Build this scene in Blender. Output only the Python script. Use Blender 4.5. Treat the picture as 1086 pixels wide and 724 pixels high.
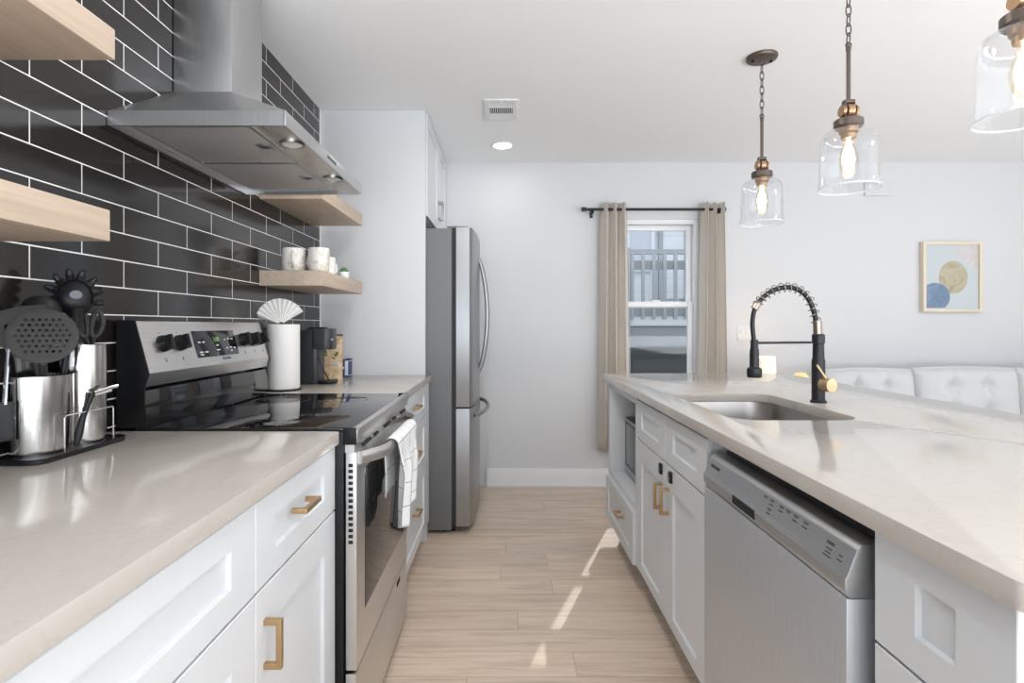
import bpy, bmesh, math, random
from mathutils import Vector, Matrix, Euler
PI = math.pi
random.seed(7)
for o in list(bpy.data.objects):
    bpy.data.objects.remove(o)
scene = bpy.context.scene
COL = scene.collection

# ------------------------------------------------------------------ camera, light, exposure
CAM_H, FPX = 1.211, 580.0
cam_d = bpy.data.cameras.new('camera')
cam_d.sensor_width = 36.0
cam_d.lens = 36.0 * FPX / 1086.0
cam_d.shift_x = 6.0 / 1086.0
cam_d.shift_y = -17.0 / 1086.0
cam_d.clip_start = 0.02
cam = bpy.data.objects.new('camera', cam_d)
COL.objects.link(cam)
cam.location = (0, 0, CAM_H)
cam.rotation_euler = (PI / 2, 0, 0)
scene.camera = cam

scene.view_settings.view_transform = 'Standard'
scene.view_settings.look = 'None'
scene.view_settings.gamma = 1.0
scene.view_settings.use_curve_mapping = False
scene.view_settings.exposure = -0.33

world = bpy.data.worlds.new('sky')
scene.world = world
world.use_nodes = True
wb = world.node_tree.nodes['Background']
wb.inputs[0].default_value = (0.86, 0.93, 1.0, 1)
wb.inputs[1].default_value = 1.7


def area(name, loc, rot, sx, sy, power, col=(1, 1, 1)):
    d = bpy.data.lights.new(name, 'AREA')
    d.shape = 'RECTANGLE'
    d.size, d.size_y, d.energy, d.color = sx, sy, power, col
    o = bpy.data.objects.new(name, d)
    COL.objects.link(o)
    o.location, o.rotation_euler = loc, rot
    return o


area('ceiling_fill_rear', (1.4, -2.1, 0.85), (math.radians(168), 0, 0), 4.6, 1.4, 340, (0.88, 0.95, 1.03))  # unseen fill lamp added low in the room, aimed up to brighten the ceiling
area('ceiling_fill_side', (4.2, -0.2, 0.7), (math.radians(166), 0, PI / 2), 3.8, 0.9, 92, (0.93, 0.97, 1.0))  # second added fill lamp, aimed at the ceiling from the living-area side

sd_ = bpy.data.lights.new('sun', 'SUN')
sd_.energy, sd_.angle, sd_.color = 2.8, math.radians(0.5), (1.0, 0.97, 0.93)
sun = bpy.data.objects.new('sun', sd_)
COL.objects.link(sun)
sun.rotation_euler = Vector((-0.36 * math.cos(math.radians(38.3)), -0.933 * math.cos(math.radians(38.3)), -math.sin(math.radians(38.3)))).to_track_quat('-Z', 'Y').to_euler()

# ------------------------------------------------------------------ materials
MATS = {}


def new_mat(name):
    m = bpy.data.materials.new(name)
    m.use_nodes = True
    MATS[name] = m
    nt = m.node_tree
    return m, nt, nt.nodes['Principled BSDF']


def pbr(name, col, rough=0.5, metal=0.0, spec=0.5, coat=0.0, emit=None, estr=0.0, sheen=0.0, bump=0.0, bscale=200, aniso=0.0, sub=0.0):
    m, nt, b = new_mat(name)
    b.inputs['Base Color'].default_value = (*col, 1)
    b.inputs['Roughness'].default_value = rough
    b.inputs['Metallic'].default_value = metal
    b.inputs['Specular IOR Level'].default_value = spec
    b.inputs['Coat Weight'].default_value = coat
    b.inputs['Sheen Weight'].default_value = sheen
    b.inputs['Anisotropic'].default_value = aniso
    if emit:
        b.inputs['Emission Color'].default_value = (*emit, 1)
        b.inputs['Emission Strength'].default_value = estr
    if bump:
        tc = nt.nodes.new('ShaderNodeTexCoord')
        n = nt.nodes.new('ShaderNodeTexNoise')
        n.inputs['Scale'].default_value = bscale
        bp = nt.nodes.new('ShaderNodeBump')
        bp.inputs['Strength'].default_value = bump
        bp.inputs['Distance'].default_value = 0.002
        nt.links.new(tc.outputs['Object'], n.inputs['Vector'])
        nt.links.new(n.outputs['Fac'], bp.inputs['Height'])
        nt.links.new(bp.outputs['Normal'], b.inputs['Normal'])
    return m


def L(nt, a, b):
    nt.links.new(a, b)


def ramp(nt, fac, stops):
    r = nt.nodes.new('ShaderNodeValToRGB')
    els = r.color_ramp.elements
    while len(els) < len(stops):
        els.new(0.5)
    for e, (p, c) in zip(els, stops):
        e.position = p
        e.color = (*c, 1)
    L(nt, fac, r.inputs['Fac'])
    return r.outputs['Color']


def coords(nt, kind='Object', scale=(1, 1, 1), loc=(0, 0, 0), rot=(0, 0, 0)):
    tc = nt.nodes.new('ShaderNodeTexCoord')
    mp = nt.nodes.new('ShaderNodeMapping')
    mp.inputs['Scale'].default_value = scale
    mp.inputs['Location'].default_value = loc
    mp.inputs['Rotation'].default_value = rot
    L(nt, tc.outputs[kind], mp.inputs['Vector'])
    return mp.outputs['Vector']


def noise(nt, vec, scale, detail=4, rough=0.5, dist=0.0):
    n = nt.nodes.new('ShaderNodeTexNoise')
    n.inputs['Scale'].default_value = scale
    n.inputs['Detail'].default_value = detail
    n.inputs['Roughness'].default_value = rough
    n.inputs['Distortion'].default_value = dist
    L(nt, vec, n.inputs['Vector'])
    return n.outputs['Fac']


def mixc(nt, fac, a, b, mode='MIX'):
    m = nt.nodes.new('ShaderNodeMix')
    m.data_type = 'RGBA'
    m.blend_type = mode
    for sock, v in ((m.inputs[0], fac), (m.inputs[6], a), (m.inputs[7], b)):
        if isinstance(v, (int, float)):
            sock.default_value = v
        elif isinstance(v, tuple):
            sock.default_value = (*v, 1)
        else:
            L(nt, v, sock)
    return m.outputs[2]


WALL = pbr('wall_paint', (0.675, 0.68, 0.69), 0.6, bump=0.05, bscale=350)
CEIL = pbr('ceiling_paint', (0.92, 0.925, 0.93), 0.75, bump=0.05, bscale=300)
TRIM = pbr('trim_paint', (0.86, 0.87, 0.88), 0.35)
CAB = pbr('cabinet_paint', (0.69, 0.705, 0.72), 0.35, bump=0.02, bscale=400)
CABIN = pbr('cabinet_inside', (0.70, 0.72, 0.74), 0.5)
BLACK = pbr('black_plastic', (0.008, 0.008, 0.009), 0.38, spec=0.3)
BLACKM = pbr('black_metal', (0.015, 0.016, 0.018), 0.4, metal=0.2)
NYLON = pbr('grey_nylon', (0.030, 0.028, 0.027), 0.55, spec=0.35)
NYLOND = pbr('black_nylon', (0.008, 0.008, 0.009), 0.45, spec=0.35)
GAP = pbr('dark_gap', (0.01, 0.01, 0.01), 0.8)
BLKGLASS = pbr('black_ceramic_glass', (0.006, 0.006, 0.007), 0.04, spec=0.7)
CHROME = pbr('chrome', (0.75, 0.75, 0.76), 0.12, metal=1)
NICKEL = pbr('nickel', (0.36, 0.36, 0.37), 0.3, metal=1)
BRASS = pbr('brushed_gold', (0.52, 0.35, 0.19), 0.33, metal=0.9)
PALEGOLD = pbr('pale_gold', (0.60, 0.44, 0.26), 0.42, metal=0.9)
BRONZE = pbr('bronze', (0.13, 0.10, 0.085), 0.42, metal=0.6)
COPPER = pbr('aged_copper', (0.42, 0.27, 0.16), 0.35, metal=0.85)
PAPER = pbr('paper', (0.80, 0.775, 0.745), 0.85, bump=0.25, bscale=260)
PLASTICW = pbr('white_plastic', (0.84, 0.84, 0.84), 0.4)
PLATE = pbr('switch_plate', (0.72, 0.72, 0.73), 0.4)
GREYPAINT = pbr('fridge_side', (0.165, 0.168, 0.172), 0.5, metal=0.15)
RUBBER = pbr('gasket', (0.03, 0.03, 0.032), 0.7)
PORCELAIN = pbr('porcelain', (0.87, 0.86, 0.84), 0.15, coat=0.3)
LEAF = pbr('succulent', (0.10, 0.22, 0.09), 0.5)
NAVY = pbr('navy_print', (0.03, 0.06, 0.16), 0.5)
SOFA = pbr('sofa_fabric', (0.62, 0.62, 0.63), 0.9, sheen=0.3, bump=0.25, bscale=500)
INK = pbr('dark_ink', (0.05, 0.05, 0.055), 0.5)
PALEINK = pbr('pale_mark', (0.55, 0.57, 0.6), 0.5)
LEDGREEN = pbr('led_digits', (0.1, 0.2, 0.08), 0.5, emit=(0.5, 0.9, 0.3), estr=0.3)
LENS = pbr('lit_lens', (1, 1, 1), 0.5, emit=(1.0, 0.99, 0.96), estr=6.0)
GLOW = pbr('glowing_filament', (1, 0.95, 0.85), 0.5, emit=(1.0, 0.93, 0.80), estr=14.0)
SHADE = pbr('lit_lamp_shade', (0.95, 0.88, 0.75), 0.9, emit=(1.0, 0.86, 0.62), estr=0.4)
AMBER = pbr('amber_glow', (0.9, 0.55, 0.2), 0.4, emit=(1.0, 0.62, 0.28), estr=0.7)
HOODLENS = pbr('hood_lens', (0.75, 0.72, 0.66), 0.15)
SIDEWOOD = pbr('side_table_wood', (0.35, 0.22, 0.12), 0.5)
TOE = pbr('toe_kick', (0.35, 0.36, 0.37), 0.6)


def steel(name, col, rough, axis, str_=0.12, metal=1.0):
    """brushed steel, grain along an axis (0 x, 1 y, 2 z)"""
    m, nt, b = new_mat(name)
    sc = [90, 90, 90]
    sc[axis] = 1.2
    v = coords(nt, 'Object', tuple(sc))
    f = noise(nt, v, 6, 3)
    c = ramp(nt, f, [(0.3, tuple(x * 0.93 for x in col)), (0.7, tuple(min(1, x * 1.06) for x in col))])
    L(nt, c, b.inputs['Base Color'])
    b.inputs['Metallic'].default_value = metal
    rr = nt.nodes.new('ShaderNodeMapRange')
    rr.inputs['To Min'].default_value = rough - 0.04
    rr.inputs['To Max'].default_value = rough + 0.05
    L(nt, f, rr.inputs['Value'])
    L(nt, rr.outputs['Result'], b.inputs['Roughness'])
    bp = nt.nodes.new('ShaderNodeBump')
    bp.inputs['Strength'].default_value = str_
    bp.inputs['Distance'].default_value = 0.0006
    L(nt, f, bp.inputs['Height'])
    L(nt, bp.outputs['Normal'], b.inputs['Normal'])
    return m


STEEL_Y = steel('brushed_steel_range', (0.66, 0.65, 0.64), 0.30, 1)
STEEL_DW = steel('brushed_steel_dishwasher', (0.64, 0.655, 0.68), 0.44, 2, str_=0.05, metal=0.8)
STEEL_P = steel('painted_steel_panel', (0.46, 0.465, 0.47), 0.38, 1, metal=0.8)
STEEL_H = steel('hood_steel', (0.56, 0.56, 0.565), 0.33, 2, str_=0.02)
STEEL_F = steel('fridge_steel', (0.36, 0.365, 0.37), 0.36, 2)
STEEL_S = steel('sink_steel', (0.40, 0.38, 0.365), 0.36, 0)
STEEL_C = steel('canister_steel', (0.47, 0.455, 0.435), 0.17, 2)


def make_tile():
    m, nt, b = new_mat('black_subway_tile')
    TW, TH = 0.2999, 0.0751
    tc = nt.nodes.new('ShaderNodeTexCoord')
    sp = nt.nodes.new('ShaderNodeSeparateXYZ')
    L(nt, tc.outputs['Object'], sp.inputs[0])
    cb = nt.nodes.new('ShaderNodeCombineXYZ')
    a = nt.nodes.new('ShaderNodeMath'); a.operation = 'ADD'
    a.inputs[1].default_value = -1.3655 + TW * 10.5
    L(nt, sp.outputs['Y'], a.inputs[0])
    c = nt.nodes.new('ShaderNodeMath'); c.operation = 'ADD'
    c.inputs[1].default_value = -1.690 + 20 * TH
    L(nt, sp.outputs['Z'], c.inputs[0])
    L(nt, a.outputs[0], cb.inputs['X'])
    L(nt, c.outputs[0], cb.inputs['Y'])
    br = nt.nodes.new('ShaderNodeTexBrick')
    br.offset, br.offset_frequency, br.squash = 0.5, 2, 1.0
    br.inputs['Scale'].default_value = 1
    br.inputs['Mortar Size'].default_value = 0.0017
    br.inputs['Mortar Smooth'].default_value = 0.05
    br.inputs['Bias'].default_value = 0
    br.inputs['Brick Width'].default_value = TW
    br.inputs['Row Height'].default_value = TH
    br.inputs['Color1'].default_value = (0.0125, 0.0100, 0.0090, 1)
    br.inputs['Color2'].default_value = (0.0150, 0.0125, 0.0115, 1)
    br.inputs['Mortar'].default_value = (0.80, 0.79, 0.77, 1)
    L(nt, cb.outputs[0], br.inputs['Vector'])
    L(nt, br.outputs['Color'], b.inputs['Base Color'])
    rr = nt.nodes.new('ShaderNodeMapRange')
    rr.inputs['To Min'].default_value = 0.14
    b.inputs['IOR'].default_value = 1.62
    rr.inputs['To Max'].default_value = 0.8
    L(nt, br.outputs['Fac'], rr.inputs['Value'])
    L(nt, rr.outputs['Result'], b.inputs['Roughness'])
    bp = nt.nodes.new('ShaderNodeBump')
    bp.inputs['Strength'].default_value = 0.5
    bp.inputs['Distance'].default_value = 0.0015
    bp.invert = True
    L(nt, br.outputs['Fac'], bp.inputs['Height'])
    L(nt, bp.outputs['Normal'], b.inputs['Normal'])
    return m


TILE = make_tile()


def make_quartz():
    m, nt, b = new_mat('white_quartz')
    v = coords(nt)
    f1 = noise(nt, v, 3.2, 6, 0.6, 1.6)
    vein = ramp(nt, f1, [(0.485, (0.54, 0.495, 0.45)), (0.50, (0.52, 0.472, 0.425)), (0.515, (0.54, 0.495, 0.45))])
    f2 = noise(nt, v, 160, 2)
    sp = ramp(nt, f2, [(0.35, (0.98, 0.977, 0.975)), (0.6, (1, 1, 1))])
    L(nt, mixc(nt, 1.0, vein, sp, 'MULTIPLY'), b.inputs['Base Color'])
    b.inputs['Roughness'].default_value = 0.10
    b.inputs['Specular IOR Level'].default_value = 0.55
    return m


QUARTZ = make_quartz()


def make_floor():
    m, nt, b = new_mat('oak_planks')
    v = coords(nt)
    br = nt.nodes.new('ShaderNodeTexBrick')
    br.offset, br.offset_frequency = 0.0, 2
    br.inputs['Scale'].default_value = 1
    br.inputs['Mortar Size'].default_value = 0.0008
    br.inputs['Mortar Smooth'].default_value = 0.2
    br.inputs['Bias'].default_value = 0.0
    br.inputs['Brick Width'].default_value = 1.22
    br.inputs['Row Height'].default_value = 0.145
    br.inputs['Color1'].default_value = (0, 0, 0, 1)
    br.inputs['Color2'].default_value = (1, 1, 1, 1)
    br.inputs['Mortar'].default_value = (0.4, 0.4, 0.4, 1)
    sv = nt.nodes.new('ShaderNodeSeparateXYZ')
    L(nt, v, sv.inputs[0])
    rw = nt.nodes.new('ShaderNodeMath'); rw.operation = 'DIVIDE'; rw.inputs[1].default_value = 0.145
    L(nt, sv.outputs['Y'], rw.inputs[0])
    fl = nt.nodes.new('ShaderNodeMath'); fl.operation = 'FLOOR'
    L(nt, rw.outputs[0], fl.inputs[0])
    wn = nt.nodes.new('ShaderNodeTexWhiteNoise'); wn.noise_dimensions = '1D'
    L(nt, fl.outputs[0], wn.inputs['W'])
    mu = nt.nodes.new('ShaderNodeMath'); mu.operation = 'MULTIPLY_ADD'; mu.inputs[1].default_value = 1.22
    L(nt, wn.outputs['Value'], mu.inputs[0]); L(nt, sv.outputs['X'], mu.inputs[2])
    cv = nt.nodes.new('ShaderNodeCombineXYZ')
    L(nt, mu.outputs[0], cv.inputs['X']); L(nt, sv.outputs['Y'], cv.inputs['Y'])
    L(nt, cv.outputs[0], br.inputs['Vector'])
    # grain stretched along x, shifted per plank
    sep = nt.nodes.new('ShaderNodeSeparateColor')
    L(nt, br.outputs['Color'], sep.inputs[0])
    cb = nt.nodes.new('ShaderNodeCombineXYZ')
    k = nt.nodes.new('ShaderNodeMath'); k.operation = 'MULTIPLY'; k.inputs[1].default_value = 23.0
    L(nt, sep.outputs[0], k.inputs[0])
    L(nt, k.outputs[0], cb.inputs['Z'])
    add = nt.nodes.new('ShaderNodeVectorMath'); add.operation = 'ADD'
    L(nt, v, add.inputs[0]); L(nt, cb.outputs[0], add.inputs[1])
    mp = nt.nodes.new('ShaderNodeMapping')
    mp.inputs['Scale'].default_value = (1.3, 17, 1)
    L(nt, add.outputs[0], mp.inputs['Vector'])
    f = noise(nt, mp.outputs[0], 2.2, 7, 0.62, 0.5)
    g = ramp(nt, f, [(0.28, (0.50, 0.385, 0.285)), (0.5, (0.68, 0.545, 0.43)), (0.72, (0.76, 0.625, 0.51))])
    tint = ramp(nt, sep.outputs[0], [(0.0, (0.93, 0.92, 0.92)), (0.5, (1.0, 1.0, 1.0)), (1.0, (1.06, 1.05, 1.03))])
    c1 = mixc(nt, 1.0, g, tint, 'MULTIPLY')
    c2 = mixc(nt, br.outputs['Fac'], c1, (0.25, 0.16, 0.10))
    L(nt, c2, b.inputs['Base Color'])
    b.inputs['Roughness'].default_value = 0.36
    bp = nt.nodes.new('ShaderNodeBump')
    bp.inputs['Strength'].default_value = 0.08
    bp.inputs['Distance'].default_value = 0.002
    L(nt, f, bp.inputs['Height'])
    L(nt, bp.outputs['Normal'], b.inputs['Normal'])
    return m


FLOOR = make_floor()


def make_oak():
    m, nt, b = new_mat('pale_oak')
    v = coords(nt, 'Object', (22, 1.1, 22))
    f = noise(nt, v, 2.5, 6, 0.6, 0.4)
    c = ramp(nt, f, [(0.25, (0.46, 0.35, 0.26)), (0.55, (0.55, 0.435, 0.335)), (0.8, (0.60, 0.49, 0.39))])
    L(nt, c, b.inputs['Base Color'])
    b.inputs['Roughness'].default_value = 0.5
    return m


OAK = make_oak()


def make_marbled():
    m, nt, b = new_mat('marbled_ceramic')
    v = coords(nt)
    f = noise(nt, v, 6, 3, 0.5, 1.8)
    c = ramp(nt, f, [(0.46, (0.80, 0.77, 0.71)), (0.5, (0.60, 0.53, 0.44)), (0.53, (0.80, 0.77, 0.71))])
    L(nt, c, b.inputs['Base Color'])
    b.inputs['Roughness'].default_value = 0.2
    return m


MARBLED = make_marbled()


def make_curtain():
    m, nt, b = new_mat('beige_curtain')
    v = coords(nt, 'Object', (400, 400, 400))
    f = noise(nt, v, 1.0, 2)
    c = ramp(nt, f, [(0.3, (0.82, 0.76, 0.69)), (0.7, (0.87, 0.82, 0.755))])
    L(nt, c, b.inputs['Base Color'])
    b.inputs['Roughness'].default_value = 0.9
    tr = nt.nodes.new('ShaderNodeBsdfTranslucent')
    L(nt, c, tr.inputs['Color'])
    mx = nt.nodes.new('ShaderNodeMixShader')
    mx.inputs[0].default_value = 0.35
    out = nt.nodes['Material Output']
    L(nt, b.outputs[0], mx.inputs[1]); L(nt, tr.outputs[0], mx.inputs[2])
    L(nt, mx.outputs[0], out.inputs['Surface'])
    return m


CURTAIN = make_curtain()


def make_glass(name, tint=(1, 1, 1), k=0.85, ior=1.45, base=0.02):
    m, nt, b = new_mat(name)
    nt.nodes.remove(b)
    t = nt.nodes.new('ShaderNodeBsdfTransparent')
    t.inputs[0].default_value = (*tint, 1)
    g = nt.nodes.new('ShaderNodeBsdfGlossy')
    g.inputs['Roughness'].default_value = 0.02
    g.inputs['Color'].default_value = (1, 1, 1, 1)
    fr = nt.nodes.new('ShaderNodeLayerWeight')
    fr.inputs['Blend'].default_value = 0.25
    mr = nt.nodes.new('ShaderNodeMapRange')
    mr.inputs['To Min'].default_value = base
    mr.inputs['To Max'].default_value = k
    pw = nt.nodes.new('ShaderNodeMath'); pw.operation = 'POWER'; pw.inputs[1].default_value = 1.8
    L(nt, fr.outputs['Facing'], pw.inputs[0])
    L(nt, pw.outputs[0], mr.inputs['Value'])
    mx = nt.nodes.new('ShaderNodeMixShader')
    L(nt, mr.outputs['Result'], mx.inputs[0])
    L(nt, t.outputs[0], mx.inputs[1]); L(nt, g.outputs[0], mx.inputs[2])
    L(nt, mx.outputs[0], nt.nodes['Material Output'].inputs['Surface'])
    return m


GLASS = make_glass('clear_glass', (0.97, 0.975, 0.98), 0.8, base=0.03)
PANE = make_glass('window_glass', (0.93, 0.95, 0.96), 0.5, base=0.008)
def make_rim():
    m, nt, b = new_mat('glass_rim')
    b.inputs['Base Color'].default_value = (0.9, 0.9, 0.9, 1)  # white put into the glass for the light its edge catches
    b.inputs['Roughness'].default_value = 0.1
    t = nt.nodes.new('ShaderNodeBsdfTransparent')
    mx = nt.nodes.new('ShaderNodeMixShader')
    mx.inputs[0].default_value = 0.55
    L(nt, t.outputs[0], mx.inputs[1]); L(nt, b.outputs[0], mx.inputs[2])
    L(nt, mx.outputs[0], nt.nodes['Material Output'].inputs['Surface'])
    return m


RIMGLASS = make_rim()
BULBGLASS = make_glass('bulb_glass', (0.98, 0.92, 0.82), 0.5, base=0.05)


def make_towel():
    m, nt, b = new_mat('grid_towel')
    v = coords(nt, 'UV')
    br = nt.nodes.new('ShaderNodeTexBrick')
    br.offset = 0
    br.inputs['Scale'].default_value = 1
    br.inputs['Mortar Size'].default_value = 0.0011
    br.inputs['Mortar Smooth'].default_value = 0.1
    br.inputs['Brick Width'].default_value = 0.072
    br.inputs['Row Height'].default_value = 0.072
    br.inputs['Color1'].default_value = (0.80, 0.80, 0.79, 1)
    br.inputs['Color2'].default_value = (0.80, 0.80, 0.79, 1)
    br.inputs['Mortar'].default_value = (0.18, 0.18, 0.19, 1)
    L(nt, v, br.inputs['Vector'])
    L(nt, br.outputs['Color'], b.inputs['Base Color'])
    b.inputs['Roughness'].default_value = 0.95
    return m


TOWEL = make_towel()


def make_siding():
    m, nt, b = new_mat('white_siding')
    v = coords(nt, 'Object', (1, 1, 1))
    w = nt.nodes.new('ShaderNodeTexWave')
    w.bands_direction = 'Z'
    w.wave_profile = 'SAW'
    w.inputs['Scale'].default_value = 1.2
    L(nt, v, w.inputs['Vector'])
    c = ramp(nt, w.outputs['Fac'], [(0.0, (0.66, 0.68, 0.71)), (0.08, (0.80, 0.81, 0.84)), (1.0, (0.84, 0.85, 0.88))])
    L(nt, c, b.inputs['Base Color'])
    b.inputs['Roughness'].default_value = 0.7
    return m


SIDING = make_siding()
EXTGREY = pbr('grey_painted_wood', (0.42, 0.44, 0.46), 0.7)
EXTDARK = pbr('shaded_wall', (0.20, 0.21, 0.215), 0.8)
EXTBEAM = pbr('grey_beam', (0.36, 0.37, 0.38), 0.8)
EXTWHITE = pbr('white_painted_wood', (0.82, 0.84, 0.87), 0.6)
EXTGLASS = pbr('house_window', (0.66, 0.68, 0.74), 0.25)
PAVING = pbr('paving', (0.30, 0.30, 0.29), 0.9)


def make_kraft():
    m, nt, b = new_mat('kraft_pouch')
    v = coords(nt)
    f = noise(nt, v, 34, 4, 0.6, 1.2)
    c = ramp(nt, f, [(0.3, (0.42, 0.27, 0.14)), (0.5, (0.58, 0.42, 0.25)), (0.68, (0.72, 0.60, 0.42))])
    L(nt, c, b.inputs['Base Color'])
    b.inputs['Roughness'].default_value = 0.6
    return m


KRAFT = make_kraft()


def make_agate(name, stops, scale):
    m, nt, b = new_mat(name)
    v = coords(nt)
    f = noise(nt, v, scale, 5, 0.6, 1.5)
    L(nt, ramp(nt, f, stops), b.inputs['Base Color'])
    b.inputs['Roughness'].default_value = 0.7
    return m


GOLDPRINT = make_agate('gold_print', [(0.3, (0.50, 0.37, 0.23)), (0.5, (0.65, 0.53, 0.36)), (0.7, (0.76, 0.67, 0.50))], 7)
BLUEPRINT = make_agate('blue_print', [(0.3, (0.15, 0.22, 0.34)), (0.5, (0.24, 0.32, 0.45)), (0.7, (0.38, 0.45, 0.55))], 9)
PINKPRINT = make_agate('pink_print', [(0.3, (0.78, 0.62, 0.56)), (0.55, (0.84, 0.74, 0.70)), (0.75, (0.86, 0.83, 0.83))], 8)
PRINTPAPER = pbr('print_paper', (0.76, 0.755, 0.75), 0.7)
PALEWOOD = pbr('pale_frame_wood', (0.76, 0.67, 0.53), 0.5)

# ------------------------------------------------------------------ mesh helpers
ORG = {}


class MB:
    """collects shapes into one mesh (world coordinates)"""

    def __init__(self):
        self.bm = bmesh.new()

    def _merge(self, other, mat=None):
        if mat is not None:
            bmesh.ops.transform(other, matrix=mat, verts=other.verts)
        me = bpy.data.meshes.new('tmp')
        other.to_mesh(me)
        other.free()
        self.bm.from_mesh(me)
        bpy.data.meshes.remove(me)

    def box(self, x0, x1, y0, y1, z0, z1, bev=0.0, seg=2, mat=None):
        b = bmesh.new()
        r = bmesh.ops.create_cube(b, size=1.0)
        sx, sy, sz = abs(x1 - x0), abs(y1 - y0), abs(z1 - z0)
        bmesh.ops.scale(b, vec=(sx, sy, sz), verts=b.verts)
        bmesh.ops.translate(b, vec=((x0 + x1) / 2, (y0 + y1) / 2, (z0 + z1) / 2), verts=b.verts)
        if bev:
            bmesh.ops.bevel(b, geom=b.edges[:], offset=min(bev, sx * .49, sy * .49, sz * .49), segments=seg, affect='EDGES', profile=0.6)
        self._merge(b, mat)
        return self

    def cyl(self, p0, p1, r0, r1=None, seg=24, caps=True, mat=None):
        p0, p1 = Vector(p0), Vector(p1)
        r1 = r0 if r1 is None else r1
        d = p1 - p0
        b = bmesh.new()
        bmesh.ops.create_cone(b, cap_ends=caps, segments=seg, radius1=r0, radius2=r1, depth=d.length)
        q = Vector((0, 0, 1)).rotation_difference(d)
        M = Matrix.Translation((p0 + p1) / 2) @ q.to_matrix().to_4x4()
        bmesh.ops.transform(b, matrix=M, verts=b.verts)
        self._merge(b, mat)
        return self

    def sphere(self, c, r, sc=(1, 1, 1), seg=24, mat=None):
        b = bmesh.new()
        bmesh.ops.create_uvsphere(b, u_segments=seg, v_segments=max(8, seg // 2), radius=r)
        bmesh.ops.scale(b, vec=sc, verts=b.verts)
        bmesh.ops.translate(b, vec=c, verts=b.verts)
        self._merge(b, mat)
        return self

    def tube(self, pts, r, seg=10, closed=False, flat=1.0, mat=None):
        """sweep a circle along a polyline; r number or list"""
        pts = [Vector(p) for p in pts]
        n = len(pts)
        rs = r if isinstance(r, (list, tuple)) else [r] * n
        b = bmesh.new()
        rings = []
        up = None
        for i, p in enumerate(pts):
            if closed:
                t = (pts[(i + 1) % n] - pts[i - 1]).normalized()
            else:
                t = (pts[min(i + 1, n - 1)] - pts[max(i - 1, 0)]).normalized()
            if up is None:
                a = Vector((0, 0, 1)) if abs(t.z) < 0.9 else Vector((1, 0, 0))
                up = (a - t * a.dot(t)).normalized()
            else:
                up = (up - t * up.dot(t)).normalized()
            s = t.cross(up)
            rings.append([b.verts.new(p + (up * math.cos(2 * PI * k / seg) * rs[i] + s * math.sin(2 * PI * k / seg) * rs[i] * flat)) for k in range(seg)])
        m = n if closed else n - 1
        for i in range(m):
            A, B = rings[i], rings[(i + 1) % n]
            for k in range(seg):
                b.faces.new((A[k], A[(k + 1) % seg], B[(k + 1) % seg], B[k]))
        if not closed:
            b.faces.new(rings[0][::-1])
            b.faces.new(rings[-1])
        bmesh.ops.recalc_face_normals(b, faces=b.faces)
        self._merge(b, mat)
        return self

    def lathe(self, prof, c=(0, 0, 0), seg=40, sx=1.0, sy=1.0, mat=None, closed=False):
        """profile of (r, z) about the z axis through c"""
        b = bmesh.new()
        rings = []
        for r, z in prof:
            if r < 1e-6:
                rings.append([b.verts.new((c[0], c[1], c[2] + z))])
            else:
                rings.append([b.verts.new((c[0] + r * sx * math.cos(2 * PI * k / seg), c[1] + r * sy * math.sin(2 * PI * k / seg), c[2] + z)) for k in range(seg)])
        pairs = list(zip(rings[:-1], rings[1:]))
        if closed:
            pairs.append((rings[-1], rings[0]))
        for A, B in pairs:
            for k in range(seg):
                k2 = (k + 1) % seg
                if len(A) == 1 and len(B) == 1:
                    continue
                if len(A) == 1:
                    b.faces.new((A[0], B[k2], B[k]))
                elif len(B) == 1:
                    b.faces.new((A[k], A[k2], B[0]))
                else:
                    b.faces.new((A[k], A[k2], B[k2], B[k]))
        bmesh.ops.recalc_face_normals(b, faces=b.faces)
        self._merge(b, mat)
        return self

    def prism(self, poly, axis, a0, a1, bev=0.0, seg=2, mat=None):
        """poly of 2-D points extruded along an axis: 'x' -> (y,z), 'y' -> (x,z), 'z' -> (x,y)"""
        b = bmesh.new()

        def P(u, v, a):
            return {'x': (a, u, v), 'y': (u, a, v), 'z': (u, v, a)}[axis]
        A = [b.verts.new(P(u, v, a0)) for u, v in poly]
        B = [b.verts.new(P(u, v, a1)) for u, v in poly]
        n = len(poly)
        b.faces.new(A)
        b.faces.new(B[::-1])
        for i in range(n):
            b.faces.new((A[i], B[i], B[(i + 1) % n], A[(i + 1) % n]))
        bmesh.ops.recalc_face_normals(b, faces=b.faces)
        if bev:
            bmesh.ops.bevel(b, geom=b.edges[:], offset=bev, segments=seg, affect='EDGES', profile=0.6)
        self._merge(b, mat)
        return self

    def plate(self, outer, holes, z0, z1, bev=0.0, mat=None, axis='z'):
        """flat slab with holes: outlines as lists of (u, v)"""
        b = bmesh.new()
        edges = []
        for loop in [outer] + list(holes):
            vs = [b.verts.new((u, v, z0)) for u, v in loop]
            for i in range(len(vs)):
                edges.append(b.edges.new((vs[i], vs[(i + 1) % len(vs)])))
        bmesh.ops.triangle_fill(b, use_beauty=True, use_dissolve=False, edges=edges)
        bmesh.ops.recalc_face_normals(b, faces=b.faces)
        r = bmesh.ops.extrude_face_region(b, geom=b.faces[:])
        vs = [g for g in r['geom'] if isinstance(g, bmesh.types.BMVert)]
        bmesh.ops.translate(b, vec=(0, 0, z1 - z0), verts=vs)
        bmesh.ops.recalc_face_normals(b, faces=b.faces)
        if bev:
            sharp = [e for e in b.edges if len(e.link_faces) == 2 and e.calc_face_angle(0) > 1.0 and abs(e.verts[0].co.z - e.verts[1].co.z) < 1e-6]
            bmesh.ops.bevel(b, geom=sharp, offset=bev, segments=2, affect='EDGES', profile=0.6)
        self._merge(b, mat)
        return self

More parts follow.
